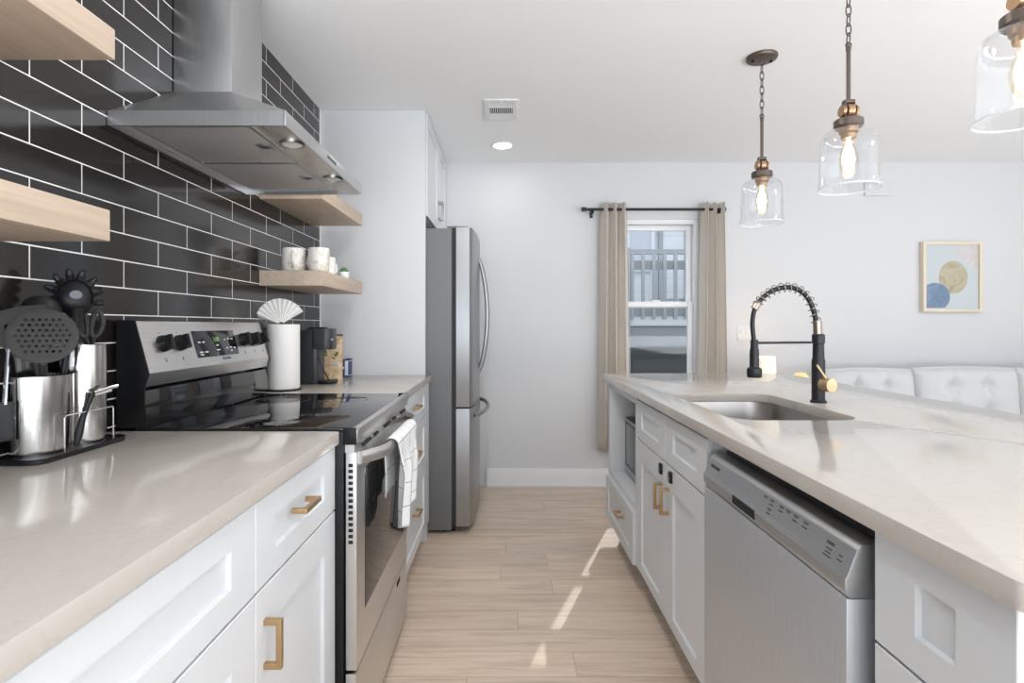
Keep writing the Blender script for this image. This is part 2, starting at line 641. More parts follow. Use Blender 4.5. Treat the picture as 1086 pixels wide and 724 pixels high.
    def quad(self, *pts):
        self.bm.faces.new([self.bm.verts.new(p) for p in pts])
        return self

    def build(self, name, mat, parent=None, smooth=None, mods=()):
        me = bpy.data.meshes.new(name)
        org = ORG.get(parent.name, Vector((0, 0, 0))) if parent is not None else Vector((0, 0, 0))
        bmesh.ops.translate(self.bm, vec=-org, verts=self.bm.verts)
        self.bm.to_mesh(me)
        self.bm.free()
        me.materials.append(mat)
        ang = 35 if smooth is None else smooth
        if ang:
            for p in me.polygons:
                p.use_smooth = True
            try:
                me.set_sharp_from_angle(angle=math.radians(ang))
            except Exception:
                pass
        o = bpy.data.objects.new(name, me)
        COL.objects.link(o)
        if parent is not None:
            o.parent = parent
            ORG[o.name] = org
        return o


def tag(o, label, cat, group=None):
    o['label'] = label
    o['category'] = cat
    if group:
        o['group'] = group
    return o


def thing(name, label, cat, loc, group=None):
    o = bpy.data.objects.new(name, None)
    o.empty_display_size = 0.05
    COL.objects.link(o)
    o.location = loc
    ORG[o.name] = Vector(loc)
    return tag(o, label, cat, group)


def struct(o):
    o['kind'] = 'structure'
    return o


def copy_tree(root, loc, label, rotz=None):
    r = root.copy()
    COL.objects.link(r)
    r.location = loc
    if rotz is not None:
        r.rotation_euler = (0, 0, rotz)
    r['label'] = label

    def rec(src, dst):
        for ch in list(src.children):
            c = ch.copy()
            COL.objects.link(c)
            c.parent = dst
            rec(ch, c)
    rec(root, r)
    return r


def text(name, body, size, M, mat, parent, depth=0.0004):
    cu = bpy.data.curves.new('txt', 'FONT')
    cu.body = body
    cu.size = size
    cu.align_x = 'CENTER'
    cu.align_y = 'CENTER'
    cu.extrude = depth
    to = bpy.data.objects.new('txt', cu)
    COL.objects.link(to)
    bpy.context.view_layer.update()
    me = bpy.data.meshes.new_from_object(to.evaluated_get(bpy.context.evaluated_depsgraph_get()))
    bpy.data.objects.remove(to)
    b = MB()
    b.bm.from_mesh(me)
    bmesh.ops.transform(b.bm, matrix=M, verts=b.bm.verts)
    return b.build(name, mat, parent, smooth=0)


def frame_mat(o, u, v):
    """matrix with local x->u, y->v, z->u x v, origin o"""
    u, v = Vector(u).normalized(), Vector(v)
    n = u.cross(v).normalized()
    v = n.cross(u)
    M = Matrix((u, v, n)).transposed().to_4x4()
    M.translation = Vector(o)
    return M


def rrect(x0, x1, y0, y1, r, n=8):
    pts = []
    for cx, cy, a in ((x1 - r, y1 - r, 0), (x0 + r, y1 - r, 90), (x0 + r, y0 + r, 180), (x1 - r, y0 + r, 270)):
        for k in range(n + 1):
            t = math.radians(a + 90 * k / n)
            pts.append((cx + r * math.cos(t), cy + r * math.sin(t)))
    return pts


def ellipse(cx, cy, rx, ry, n=24):
    return [(cx + rx * math.cos(2 * PI * k / n), cy + ry * math.sin(2 * PI * k / n)) for k in range(n)]


# ------------------------------------------------------------------ the room
XW, YB, H = -1.06, 4.13, 2.44
XR, YR = 4.75, -2.45
CT, ST = 0.928, 0.034          # counter top height, slab thickness

struct(MB().box(XW - 0.15, XR + 0.15, YR - 0.15, YB + 0.14, -0.1, 0.0).build('floor', FLOOR))
struct(MB().box(XW - 0.15, XR + 0.15, YR - 0.15, YB + 0.14, H, H + 0.1).build('ceiling', CEIL))
WX0, WX1, WZ0, WZ1 = 0.805, 1.453, 0.70, 2.016
b = MB()
b.box(XW - 0.15, WX0, YB, YB + 0.14, 0, H).box(WX1, XR + 0.15, YB, YB + 0.14, 0, H)
b.box(WX0, WX1, YB, YB + 0.14, WZ1, H).box(WX0, WX1, YB, YB + 0.14, 0, WZ0)
struct(b.build('wall_back', WALL))
struct(MB().box(XW - 0.15, XW, YR - 0.15, YB, 0, H).build('wall_left', TILE))
b = MB()   # wall with the wide patio opening
b.box(XR, XR + 0.12, YR - .15, -1.8, 0, H).box(XR, XR + 0.12, 0.6, YB, 0, H).box(XR, XR + 0.12, -1.8, 0.6, 2.25, H).box(XR, XR + 0.12, -1.8, 0.6, 0, 0.4)
struct(b.build('wall_right', WALL))
b = MB()   # wall behind with a wide window opening
b.box(XW, -0.95, YR - .12, YR, 0, H).box(3.8, XR, YR - .12, YR, 0, H).box(-0.95, 3.8, YR - .12, YR, 2.35, H).box(-0.95, 3.8, YR - .12, YR, 0, 0.35)
struct(b.build('wall_front', WALL))
# baseboards
struct(MB().box(-0.15, XR, YB - 0.016, YB, 0, 0.135, 0.004).box(-0.15, XR, YB - 0.024, YB - 0.015, 0, 0.02, 0.003).build('baseboard_back', TRIM))
struct(MB().box(XR - 0.016, XR, 0.6, YB - .03, 0, 0.135, 0.004).build('baseboard_right', TRIM))
# white end of the tile: caulk line where tile meets the fridge panel
# window
wroot = MB()
wroot.box(WX0, WX0 + 0.03, YB + .02, YB + 0.12, WZ0, WZ1).box(WX1 - 0.03, WX1, YB + .02, YB + 0.12, WZ0, WZ1)
wroot.box(WX0 + .03, WX1 - .03, YB + .02, YB + 0.12, WZ1 - 0.035, WZ1).box(WX0 + .03, WX1 - .03, YB + .02, YB + 0.12, WZ0, WZ0 + 0.03)
win = struct(wroot.build('window_1', TRIM))
win['label'] = 'white sash window between beige curtains'


def sash(name, x0, x1, z0, z1, y, t, top=None):
    b = MB()
    s = 0.036
    b.box(x0, x0 + s, y, y + t, z0, z1, .003).box(x1 - s, x1, y, y + t, z0, z1, .003)
    b.box(x0 + s, x1 - s, y, y + t, z0, z0 + s, .003).box(x0 + s, x1 - s, y, y + t, z1 - s * 1.1, z1, .003)
    o = b.build(name, TRIM, win)
    MB().box(x0 + s - .004, x1 - s + .004, y + t / 2 - .002, y + t / 2 + .002, z0 + s - .004, z1 - s + .004).build('pane', PANE, o)
    return o


sash('upper_sash', WX0 + .032, WX1 - .032, 1.345, WZ1 - .037, YB + .075, .032)
lo = sash('lower_sash', WX0 + .032, WX1 - .032, WZ0 + .032, 1.392, YB + .04, .032)
MB().box(1.11, 1.17, YB + .03, YB + .06, 1.391, 1.403, .003).build('sash_lock', PLASTICW, lo)
struct(MB().box(WX0 - .03, WX1 + .03, YB - .03, YB + .02, WZ0 - .02, WZ0, .004).build('trim_1', TRIM))

# ------------------------------------------------------------------ outside the window
struct(MB().box(-6, 14, YB + .3, 24, -0.12, -0.02).build('ground', PAVING))
nb = thing('neighbour_house', 'pale house with tall windows beyond the deck railing', 'house', (2.0, 10.2, -0.02))
MB().box(-3, 7.5, 10.2, 14, -.02, 5.2).build('wall', SIDING, nb)
for k in range(9):
    x = -0.2 + k * 0.62
    MB().box(x, x + 0.40, 10.14, 10.21, 1.7 if k % 2 else 2.2, 4.2, .01).build('window', EXTGLASS if k % 3 == 1 else SIDING, nb)
    bb = MB()
    bb.box(x - .07, x, 10.12, 10.21, 1.5, 4.3).box(x + .40, x + .47, 10.12, 10.21, 1.5, 4.3)
    bb.build('shutter_board', EXTGREY if k % 2 else EXTWHITE, nb)
dk = thing('deck', 'grey raised deck with baluster railing seen through the window', 'deck', (2.0, 7.6, -0.02))
MB().box(0.0, 4.5, 7.5, 9.0, 1.22, 1.33).build('floor_edge', EXTWHITE, dk)
MB().box(0.0, 4.5, 7.55, 7.62, 0.92, 1.19).build('beam', EXTBEAM, dk)
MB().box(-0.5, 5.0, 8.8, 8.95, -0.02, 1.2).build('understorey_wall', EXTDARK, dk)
MB().box(0.0, 4.5, 7.46, 7.56, 2.19, 2.25).build('top_rail', EXTGREY, dk)
MB().box(0.0, 4.5, 7.49, 7.53, 1.98, 2.10).build('upper_band', EXTBEAM, dk)
MB().box(0.0, 4.5, 7.49, 7.53, 1.335, 1.45).build('bottom_rail', EXTBEAM, dk)
for k in range(15):
    x = 1.40 + (k - 3) * 0.148
    MB().box(x, x + .045, 7.45, 7.49, 1.30, 2.19, .004).build('baluster', EXTGREY, dk)
for x in (1.56, 3.4):
    MB().box(x, x + .13, 7.44, 7.57, -0.02, 2.27, .006).build('post', EXTGREY, dk)

# ------------------------------------------------------------------ fridge panel
tag(MB().box(XW + .001, -0.463, 3.121, 3.145, 0.001, H - .001, .0015).build('cabinet_panel', WALL),
    'tall white panel from floor to ceiling enclosing the refrigerator', 'panel')
struct(MB().box(XW, XW + .004, 3.100, 3.1195, CT, H, .001).build('trim_2', pbr('caulk', (0.8, 0.79, 0.77), 0.7)))


# ------------------------------------------------------------------ cabinet helpers
def shaker(parent, name, xf, d, y0, y1, z0, z1, sy=0.086, rt=0.05, rb=0.05, rec=0.009, th=0.02, mat=None, sy2=None):
    """framed front facing +x (d=1) or -x (d=-1); xf is its outer face"""
    b = bmesh.new()
    sy2 = sy if sy2 is None else sy2
    iy0, iy1, iz0, iz1 = y0 + sy, y1 - sy2, z0 + rb, z1 - rt
    e = 0.0016

    def ring(x, a, c, f, g):
        return [b.verts.new((x, a, f)), b.verts.new((x, c, f)), b.verts.new((x, c, g)), b.verts.new((x, a, g))]
    R0 = ring(xf - d * th, y0, y1, z0, z1)
    R1 = ring(xf - d * .0015, y0, y1, z0, z1)
    R1b = ring(xf, y0 + .0015, y1 - .0015, z0 + .0015, z1 - .0015)
    R2 = ring(xf, iy0, iy1, iz0, iz1)
    R3 = ring(xf - d * rec, iy0 + e, iy1 - e, iz0 + e, iz1 - e)
    b.faces.new(R0)
    for A, B in ((R0, R1), (R1, R1b), (R1b, R2), (R2, R3)):
        for k in range(4):
            b.faces.new((A[k], A[(k + 1) % 4], B[(k + 1) % 4], B[k]))
    b.faces.new(R3)
    bmesh.ops.recalc_face_normals(b, faces=b.faces)
    m = MB()
    m._merge(b)
    return m.build(name, mat or CAB, parent, smooth=0)


def pull(parent, xf, d, cy, cz, length, vertical, mat=None, t=0.011, proj=0.034, name='pull'):
    b = MB()
    x_out = xf + d * proj
    xi, xo = sorted((x_out, x_out - d * t))
    h = length / 2
    if vertical:
        b.box(xi, xo, cy - t / 2, cy + t / 2, cz - h, cz + h, .0012)
        for z in (cz - h + t / 2, cz + h - t / 2):
            a, c = sorted((xf - d * .0004, x_out - d * t * .9))
            b.box(a, c, cy - t / 2, cy + t / 2, z - t / 2, z + t / 2, .001)
    else:
        b.box(xi, xo, cy - h, cy + h, cz - t / 2, cz + t / 2, .0012)
        for y in (cy - h + t / 2, cy + h - t / 2):
            a, c = sorted((xf - d * .0004, x_out - d * t * .9))
            b.box(a, c, y - t / 2, y + t / 2, cz - t / 2, cz + t / 2, .001)
    o = b.build(name, mat or BRASS, parent)
    o['label'] = 'brushed gold bar pull' if (mat or BRASS) is BRASS else 'grey metal bar pull'
    return o


# ------------------------------------------------------------------ left run, near part
LF = -0.458   # face of the drawers and doors
c1 = thing('base_cabinet', 'white base cabinet with gold pulls beside the range, single drawer over door', 'cabinet', (-0.76, 1.23, 0), 'white base cabinets on the tiled wall')
MB().box(XW + .002, LF - .021, 0.9985, 1.4625, 0.1, CT - ST).box(XW + .02, LF - .08, 0.9985, 1.4625, 0.0, 0.1).build('carcass', CAB, c1)
d = shaker(c1, 'drawer', LF, 1, 0.9995, 1.4615, 0.7205, 0.886)
pull(d, LF, 1, 1.21, 0.815, 0.092, False)
d = shaker(c1, 'door', LF, 1, 0.9995, 1.4615, 0.105, 0.7155, rt=.082, rb=.06)
pull(d, LF, 1, 1.036, 0.609, 0.094, True)
c0 = thing('base_cabinet', 'wider white base cabinet under the utensil holder, its drawer without a visible pull', 'cabinet', (-0.76, 0.61, 0), 'white base cabinets on the tiled wall')
MB().box(XW + .002, LF - .021, 0.2345, 0.9975, 0.1, CT - ST).box(XW + .02, LF - .08, 0.2345, 0.9975, 0.0, 0.1).build('carcass', CAB, c0)
shaker(c0, 'drawer', LF, 1, 0.2365, 0.9965, 0.7205, 0.886)
shaker(c0, 'door', LF, 1, 0.2365, 0.614, 0.105, 0.7155, rt=.082, rb=.06)
shaker(c0, 'door', LF, 1, 0.618, 0.9965, 0.105, 0.7155, rt=.082, rb=.06)
tag(MB().plate([(XW + .001, -0.4), (-0.4466, -0.4), (-0.4466, 1.459), (-0.4516, 1.467), (XW + .001, 1.467)], [], CT - ST, CT, .003).build('countertop', QUARTZ, smooth=30),
    'white quartz countertop carrying the steel utensil holder', 'countertop')

# ------------------------------------------------------------------ left run, far part
FF = -0.440
c2 = thing('base_cabinet', 'white three-drawer base cabinet between the range and the refrigerator', 'cabinet', (-0.75, 2.62, 0), 'white base cabinets on the tiled wall')
MB().box(XW + .002, FF - .021, 2.245, 3.118, 0.1, CT - ST).box(XW + .02, FF - .08, 2.245, 3.118, 0.0, 0.1).box(FF - .021, FF - .002, 3.022, 3.118, .1, CT - ST).build('carcass', CAB, c2)
for z0, z1, hz in ((0.7235, 0.886, 0.82), (0.462, 0.7195, 0.597), (0.105, 0.458, 0.314)):
    d = shaker(c2, 'drawer', FF, 1, 2.247, 3.02, z0, z1, rt=.05, rb=.05)
    pull(d, FF, 1, 2.62, hz, 0.10, False)
MB().box(FF - .06, FF - .01, 3.06, 3.117, 0.0, 0.1, .002).build('foot', CAB, c2)
tag(MB().plate([(XW + .001, 2.241), (-0.430, 2.241), (-0.430, 3.1195), (XW + .001, 3.1195)], [], CT - ST, CT, .003).build('countertop', QUARTZ, smooth=30),
    'short white quartz countertop carrying the coffee maker and paper towels', 'countertop')

# ------------------------------------------------------------------ range
RY0, RY1 = 1.4735, 2.2365
RF = -0.405
rg = thing('electric_range', 'stainless steel electric range with black glass cooktop and hanging towel', 'range', (-0.75, 1.855, 0))
MB().box(XW + .004, RF - .034, RY0, RY1, 0.02, 0.925, .003).build('body', BLACK, rg)
for fx in (-1.0, -0.48):
    for fy in (RY0 + .06, RY1 - .06):
        MB().cyl((fx, fy, 0), (fx, fy, .021), .018).build('foot', BLACK, rg)
ck = MB().box(-1.0, RF - .012, RY0 + .002, RY1 - .002, 0.9255, 0.9335, .002).build('cooktop', BLKGLASS, rg)
b = MB().prism([(RF - .034, .8885), (RF + .002, .893), (RF + .002, .929), (RF - .003, .934), (RF - .0125, .934), (RF - .0125, .925), (RF - .034, .925)], 'y', RY0 + .004, RY1 - .004, .001)
b.build('cooktop_trim', STEEL_Y, rg)
MB().box(RF - .036, RF + .001, RY0, RY0 + .0038, .889, .935, .001).build('cooktop_side', BLACK, rg)
MB().box(RF - .036, RF + .001, RY1 - .0038, RY1, .889, .935, .001).build('cooktop_side', BLACK, rg)
RING = pbr('burner_ring', (0.05, 0.05, 0.052), 0.15)
for bx, by, br_ in ((-0.60, 1.66, .10), (-0.60, 2.05, .08), (-0.84, 1.66, .075), (-0.84, 2.05, .10)):
    b = MB()
    for rr_ in (br_, br_ * .62):
        b.lathe([(rr_ - .0012, 0), (rr_ - .0012, .0002), (rr_ + .0012, .0002), (rr_ + .0012, 0)], (bx, by, .9335), 56)
    b.build('burner_ring', RING, ck)
# backguard
bg = MB().prism([(-1.05, .934), (-1.05, 1.224), (-1.006, 1.221), (-.969, 1.081), (-.979, 1.046), (-.992, 1.040), (-.978, 1.034), (-.972, .934)], 'y', RY0 + .004, RY1 - .004, .001).build('backguard', BLKGLASS, rg)
MB().prism([(-1.012, 1.2235), (-1.0045, 1.2225), (-.9665, 1.081), (-.977, 1.044), (-.985, 1.044), (-.9755, 1.08)], 'y', RY0 + .006, RY1 - .006, .0008).build('control_panel', STEEL_Y, bg)
for y0, y1 in ((RY0, RY0 + .0058), (RY1 - .0058, RY1)):
    b = MB().prism([(-1.052, .934), (-1.052, 1.227), (-1.002, 1.2245), (-.964, 1.081), (-.976, 1.043), (-.976, .934)], 'y', y0, y1, .001)
    b.build('end_cap', BLACK, bg)
pu = Vector((0, 1, 0))
pv = (Vector((-1.0045, 0, 1.2225)) - Vector((-.9665, 0, 1.081))).normalized()
pn = pu.cross(pv).normalized()
if pn.x < 0:
    pn = -pn


def on_panel(y, z):
    t = (z - 1.081) / (1.2225 - 1.081)
    return Vector((-.9665 + t * (-1.0045 + .9665), y, z))


for ky in (1.568, 1.650, 2.042, 2.118, 2.190):
    p = on_panel(ky, 1.158)
    kb = MB().cyl(p, p + pn * .012, .0245, .0235, 32).cyl(p + pn * .012, p + pn * .022, .0225, .021, 32)
    k = kb.build('knob', BLACK, bg)
    M = frame_mat(p + pn * .026, pu, pv)
    MB().box(-.006, .006, -.022, .022, -.008, .008, .003, mat=M).build('grip', BLACK, k)
    MB().box(-.0012, .0012, .030, .034, -.0002, .0006, mat=frame_mat(p, pu, pv)).build('index_mark', INK, bg)
    MB().box(-.006, .006, -.0435, -.0420, -.0002, .0006, mat=frame_mat(p, pu, pv)).box(-.003, .003, -.052, -.0465, -.0002, .0006, mat=frame_mat(p, pu, pv)).build('index_mark', INK, bg)
M = frame_mat(on_panel(1.858, 1.1515), pu, pv)
ds = MB().box(-.132, .132, -.045, .043, -.001, .002, .001, mat=M).build('display', BLKGLASS, bg)
text('clock_digits', '1:08', .022, M @ Matrix.Translation((-.0, .012, .0025)), LEDGREEN, ds)
b = MB()
for ix, iy, w in ((-.105, .005, .016), (-.08, .005, .014), (-.105, -.028, .02), (-.075, -.028, .02), (0, -.008, .014), (0, -.024, .022), (.055, .01, .008), (.08, .012, .014), (.105, .012, .016), (.06, -.02, .010), (.085, -.018, .014), (.11, -.02, .012), (-.105, -.036, .018), (.085, -.03, .012)):
    b.box(ix - w / 2, ix + w / 2, iy - .0022, iy + .0022, .002, .0024, mat=M)
b.build('button_marks', PALEINK, ds)
text('maker_name', 'FRIGIDAIRE', .011, frame_mat(on_panel(1.90, 1.098) + pn * .0003, pu, pv), INK, bg)
# oven door
od = MB().box(RF - .030, RF, RY0 + .006, RY1 - .006, 0.277, 0.868, .003).build('oven_door', STEEL_Y, rg)
MB().box(RF - .004, RF + .0015, 1.566, 2.150, 0.404, 0.806, .0015).build('oven_window', BLKGLASS, od)
for k in range(5):
    y = 1.56 + k * .138
    MB().box(RF - .026, RF + .0004, y, y + (.085 if k % 2 == 0 else .04), .8705, .8765).build('vent_slot', GAP, rg)
MB().box(RF - .032, RF - .006, RY0 + .008, RY1 - .008, .866, .8885).build('vent_strip', STEEL_Y, rg)
b = MB()
for k in range(14):
    b.box(RF - .022, RF - .010, RY0 + .0045, RY0 + .0065, .62 + k * .016, .629 + k * .016)
b.build('side_vent', GAP, od)
pts, n = [], 26
for i in range(n + 1):
    t = i / n
    y = RY0 + .030 + t * (RY1 - RY0 - .060)
    s = min(1.0, min(t, 1 - t) / .17)
    x = RF + .002 + .050 * math.sin(s * PI / 2) + .006 * math.sin(PI * t)
    pts.append((x, y, .847))
MB().tube(pts, .0185, 16, flat=.62).build('handle', STEEL_Y, od)
sd = MB().box(RF - .030, RF - .002, RY0 + .006, RY1 - .006, 0.035, 0.268, .003).build('storage_drawer', STEEL_Y, rg)
MB().box(RF - .004, RF - .0012, 2.03, 2.09, .236, .256, .001).build('finger_slot', GAP, sd)

# towel on the oven handle
b = MB()
bm = b.bm
uvl = bm.loops.layers.uv.new('UVMap')
NU, NV = 30, 54
hx = RF + .056
gridv = []
for i in range(NU + 1):
    u = i / NU
    row = []
    for j in range(NV + 1):
        v = j / NV
        # path: back hem -> over the handle -> front hem
        Lb, Lf = .16, .255 + .02 * math.sin(u * 5)
        s = v * (Lb + .06 + Lf)
        if s < Lb:
            zz, side = .847 - (Lb - s), -1
            xx = hx - .021
        elif s < Lb + .06:
            a = (s - Lb) / .06 * PI
            zz = .847 + .021 * math.sin(a)
            xx = hx - .021 * math.cos(a)
            side = 0
        else:
            side = 1
            q = (s - Lb - .06)
            zz = .847 - q
            xx = hx + .021 - .012 * min(1, q / .2)
        q = max(0, .847 - zz)
        k = min(1, q / .09)
        y = 1.655 + u * .34 + 0.015 * k * math.sin(u * 2.2 + 1) - .02 * k * min(1, q / .24)
        xx += (.011 * k * math.sin(u * 17 + 1.1) + .006 * k * math.sin(u * 31 + q * 9)) * (1 if side > 0 else .25) + (.008 * k if side > 0 else 0)
        zz += .012 * math.sin(u * 6 + 2) * (q / .25 if side > 0 else 0)
        row.append((bm.verts.new((xx, y, zz)), (u * .36, s)))
    gridv.append(row)
for i in range(NU):
    for j in range(NV):
        q = [gridv[i][j], gridv[i + 1][j], gridv[i + 1][j + 1], gridv[i][j + 1]]
        f = bm.faces.new([a[0] for a in q])
        for lp, a in zip(f.loops, q):
            lp[uvl].uv = a[1]
tw = b.build('dish_towel', TOWEL, smooth=180)
md = tw.modifiers.new('thick', 'SOLIDIFY'); md.thickness = .0025
tag(tw, 'white dish towel with thin dark grid hanging on the oven handle', 'towel')

# ------------------------------------------------------------------ range hood
hd = thing('range_hood', 'stainless steel wall range hood with square chimney over the range', 'hood', (-0.82, 1.834, 1.741))
HX, HY0, HY1, HZ0, HZ1 = -0.585, 1.450, 2.218, 1.741, 1.781
b = MB()   # rim: four walls so the underside stays open
b.box(HX - .006, HX, HY0, HY1, HZ0, HZ1, .001).box(XW + .002, HX - .006, HY0, HY0 + .006, HZ0, HZ1).box(XW + .002, HX - .006, HY1 - .006, HY1, HZ0, HZ1).box(XW + .002, XW + .008, HY0, HY1, HZ0, HZ1)
b.build('rim', STEEL_H, hd)
CX, CY0, CY1, CZ = -0.874, 1.738, 1.956, 1.954
b = bmesh.new()
A = [b.verts.new(p) for p in ((XW + .002, HY0, HZ1), (HX, HY0, HZ1), (HX, HY1, HZ1), (XW + .002, HY1, HZ1))]
B = [b.verts.new(p) for p in ((XW + .002, CY0, CZ), (CX, CY0, CZ), (CX, CY1, CZ), (XW + .002, CY1, CZ))]
for k in range(4):
    b.faces.new((A[k], A[(k + 1) % 4], B[(k + 1) % 4], B[k]))
b.faces.new(A); b.faces.new(B)
bmesh.ops.recalc_face_normals(b, faces=b.faces)
m = MB(); m._merge(b)
m.build('canopy', STEEL_H, hd, smooth=0)
MB().box(XW + .002, CX, CY0, CY1, CZ - .01, H - .001, .001).build('chimney', STEEL_H, hd)
UND = steel('hood_underside', (0.62, 0.58, 0.54), 0.28, 1)
ub = MB().box(XW + .009, HX - .007, HY0 + .007, HY1 - .007, 1.756, 1.762).build('underside', UND, hd)


def make_mesh_filter():
    m, nt, b = new_mat('filter_mesh')
    v = coords(nt, 'Object', (1, 1, 1))
    w = nt.nodes.new('ShaderNodeTexVoronoi')
    w.inputs['Scale'].default_value = 260
    L(nt, v, w.inputs['Vector'])
    c = ramp(nt, w.outputs['Distance'], [(0.2, (0.60, 0.565, 0.535)), (0.8, (0.48, 0.45, 0.43))])
    L(nt, c, b.inputs['Base Color'])
    b.inputs['Metallic'].default_value = 0.6
    b.inputs['Roughness'].default_value = 0.5
    return m


FILT = make_mesh_filter()
for y0, y1 in ((1.476, 1.812), (1.820, 2.160)):
    f = MB().box(-1.012, -0.690, y0, y1, 1.750, 1.757, .002).build('filter', FILT, hd)
    b = MB()
    b.box(-1.012, -.690, y0, y0 + .007, 1.7485, 1.751).box(-1.012, -.690, y1 - .007, y1, 1.7485, 1.751).box(-1.012, -1.005, y0 + .007, y1 - .007, 1.7485, 1.751).box(-.697, -.69, y0 + .007, y1 - .007, 1.7485, 1.751)
    b.build('filter_frame', STEEL_H, f)
    yc = (y0 + y1) / 2
    MB().box(-.745, -.705, yc - .022, yc + .022, 1.7465, 1.7500, .001).build('latch', NICKEL, f)
    MB().box(-.728, -.712, yc - .010, yc + .010, 1.7455, 1.7468, .0005).build('latch_slot', INK, f)
for yy in (1.640, 2.03):
    MB().lathe([(.036, 0), (.036, .006), (.029, .004), (.029, 0)], (-.642, yy, 1.7505), 32, closed=True).build('light_ring', NICKEL, hd)
    MB().lathe([(0, .001), (.0285, .001), (.0285, .005), (0, .005)], (-.642, yy, 1.7505), 32).build('light_lens', HOODLENS, hd)
for k in range(5):
    y = 1.795 + k * .019
    MB().cyl((HX - .001, y, 1.764), (HX + .0008, y, 1.764), .0065, seg=16).build('button', BLACK, hd)

# ------------------------------------------------------------------ floating shelves
def shelf(y0, y1, z0, z1, label):
    tag(MB().box(XW + .0005, -0.788, y0, y1, z0, z1, .002).build('floating_shelf', OAK), label, 'shelf', 'pale oak floating shelves')


shelf(2.344, 2.987, 1.754, 1.816, 'pale oak floating shelf behind the hood, higher of the two above the coffee maker')
shelf(2.344, 2.987, 1.382, 1.447, 'pale oak floating shelf holding the mugs and the succulent')
shelf(0.44, 1.102, 1.745, 1.806, 'pale oak floating shelf with darker underside, cut by the top corner of the photo')
shelf(0.44, 1.088, 1.378, 1.440, 'empty pale oak floating shelf above the utensil holder')


# mugs and succulent
def mug(x, y, r, h, ang, label, mat):
    t = thing('mug', label, 'mug', (x, y, 1.447), 'pale mugs on the oak shelf')
    MB().lathe([(0, .0), (r * .86, 0), (r * .93, .006), (r, h * .35), (r, h * .8), (r * .97, h), (r * .93, h), (r * .95, h * .8), (r * .93, .012), (0, .010)], (x, y, 1.447), 40).build('cup', mat, t)
    dx, dy = math.cos(ang), math.sin(ang)
    pts = []
    for k in range(13):
        a = -PI / 2 + PI * k / 12
        pts.append((x + dx * (r * .97 + .030 * math.cos(a)), y + dy * (r * .97 + .030 * math.cos(a)), 1.447 + h * .5 + h * .30 * math.sin(a)))
    MB().tube(pts, .0058, 10).build('handle', mat, t)


mug(-.955, 2.455, .050, .108, -1.25, 'pale marbled mug farthest along the shelf from the succulent, handle facing out', MARBLED)
mug(-.838, 2.445, .046, .108, 2.6, 'pale marbled mug standing between the other two mugs', MARBLED)
mug(-.868, 2.66, .036, .094, 1.2, 'plain white mug half hidden behind the two marbled ones', PORCELAIN)
t = thing('potted_succulent', 'tiny green succulent in a white pot on the oak shelf end', 'plant', (-.816, 2.75, 1.447))
MB().lathe([(0, 0), (.020, 0), (.025, .010), (.026, .032), (.0235, .032), (.022, .026), (0, .026)], (-.816, 2.75, 1.447), 28).build('pot', PORCELAIN, t)
b = MB()
for ring, (n, rr_, zz, s) in enumerate(((8, .015, .036, .008), (6, .009, .043, .0075), (3, .004, .049, .006))):
    for k in range(n):
        a = 2 * PI * k / n + ring * .4
        b.sphere((-.816 + rr_ * math.cos(a), 2.75 + rr_ * math.sin(a), 1.447 + zz), s, (1, 1, 1.15), 10)
b.build('leaves', LEAF, t)

# ------------------------------------------------------------------ things on the far counter
PX, PY = -.978, 2.40
t = thing('paper_towel_holder', 'black wire stand on the far counter holding a paper towel roll', 'paper towel holder', (PX, PY, CT))
MB().lathe([(0, 0), (.074, 0), (.078, .003), (.074, .007), (0, .007)], (PX, PY, CT), 44).build('base', BLACKM, t)
MB().cyl((PX, PY, CT + .006), (PX, PY, CT + .318), .006, seg=16).sphere((PX, PY, CT + .318), .010, seg=14).build('rod', BLACKM, t)
MB().lathe([(.019, .0085), (.0665, .0085), (.068, .012), (.068, .284), (.0665, .288), (.019, .288)], (PX, PY, CT), 56, closed=True).build('roll', PAPER, t)
tag(t, 'black stand with a full white paper towel roll beside the range', 'paper towel holder')
# pleated napkin fan
t = thing('napkin', 'white napkin pleated into a fan tucked atop the paper towel roll', 'napkin', (PX - .005, PY - .02, CT + .289))
fu = Vector((.93, .36, 0)).normalized()
b = MB()
fo = Vector((PX + .004, PY - .036, CT + .2885))
nn = 22
fnv = Vector((fu.y, -fu.x, 0))
vin, vout = [], []
for k in range(nn + 1):
    a = math.radians(160 - k * (128.0 / nn))
    dirv = fu * math.cos(a) + Vector((0, 0, 1)) * math.sin(a)
    w = .006 if k % 2 else -.006
    vin.append(b.bm.verts.new(fo + dirv * .010 + fnv * (w * .2 )))
    vout.append(b.bm.verts.new(fo + dirv * (.112 - .012 * abs(k / nn - .45)) + fnv * w))
for k in range(nn):
    b.bm.faces.new((vin[k], vout[k], vout[k + 1], vin[k + 1]))
o = b.build('pleats', PAPER, t, smooth=0)
md = o.modifiers.new('thick', 'SOLIDIFY'); md.thickness = .0009

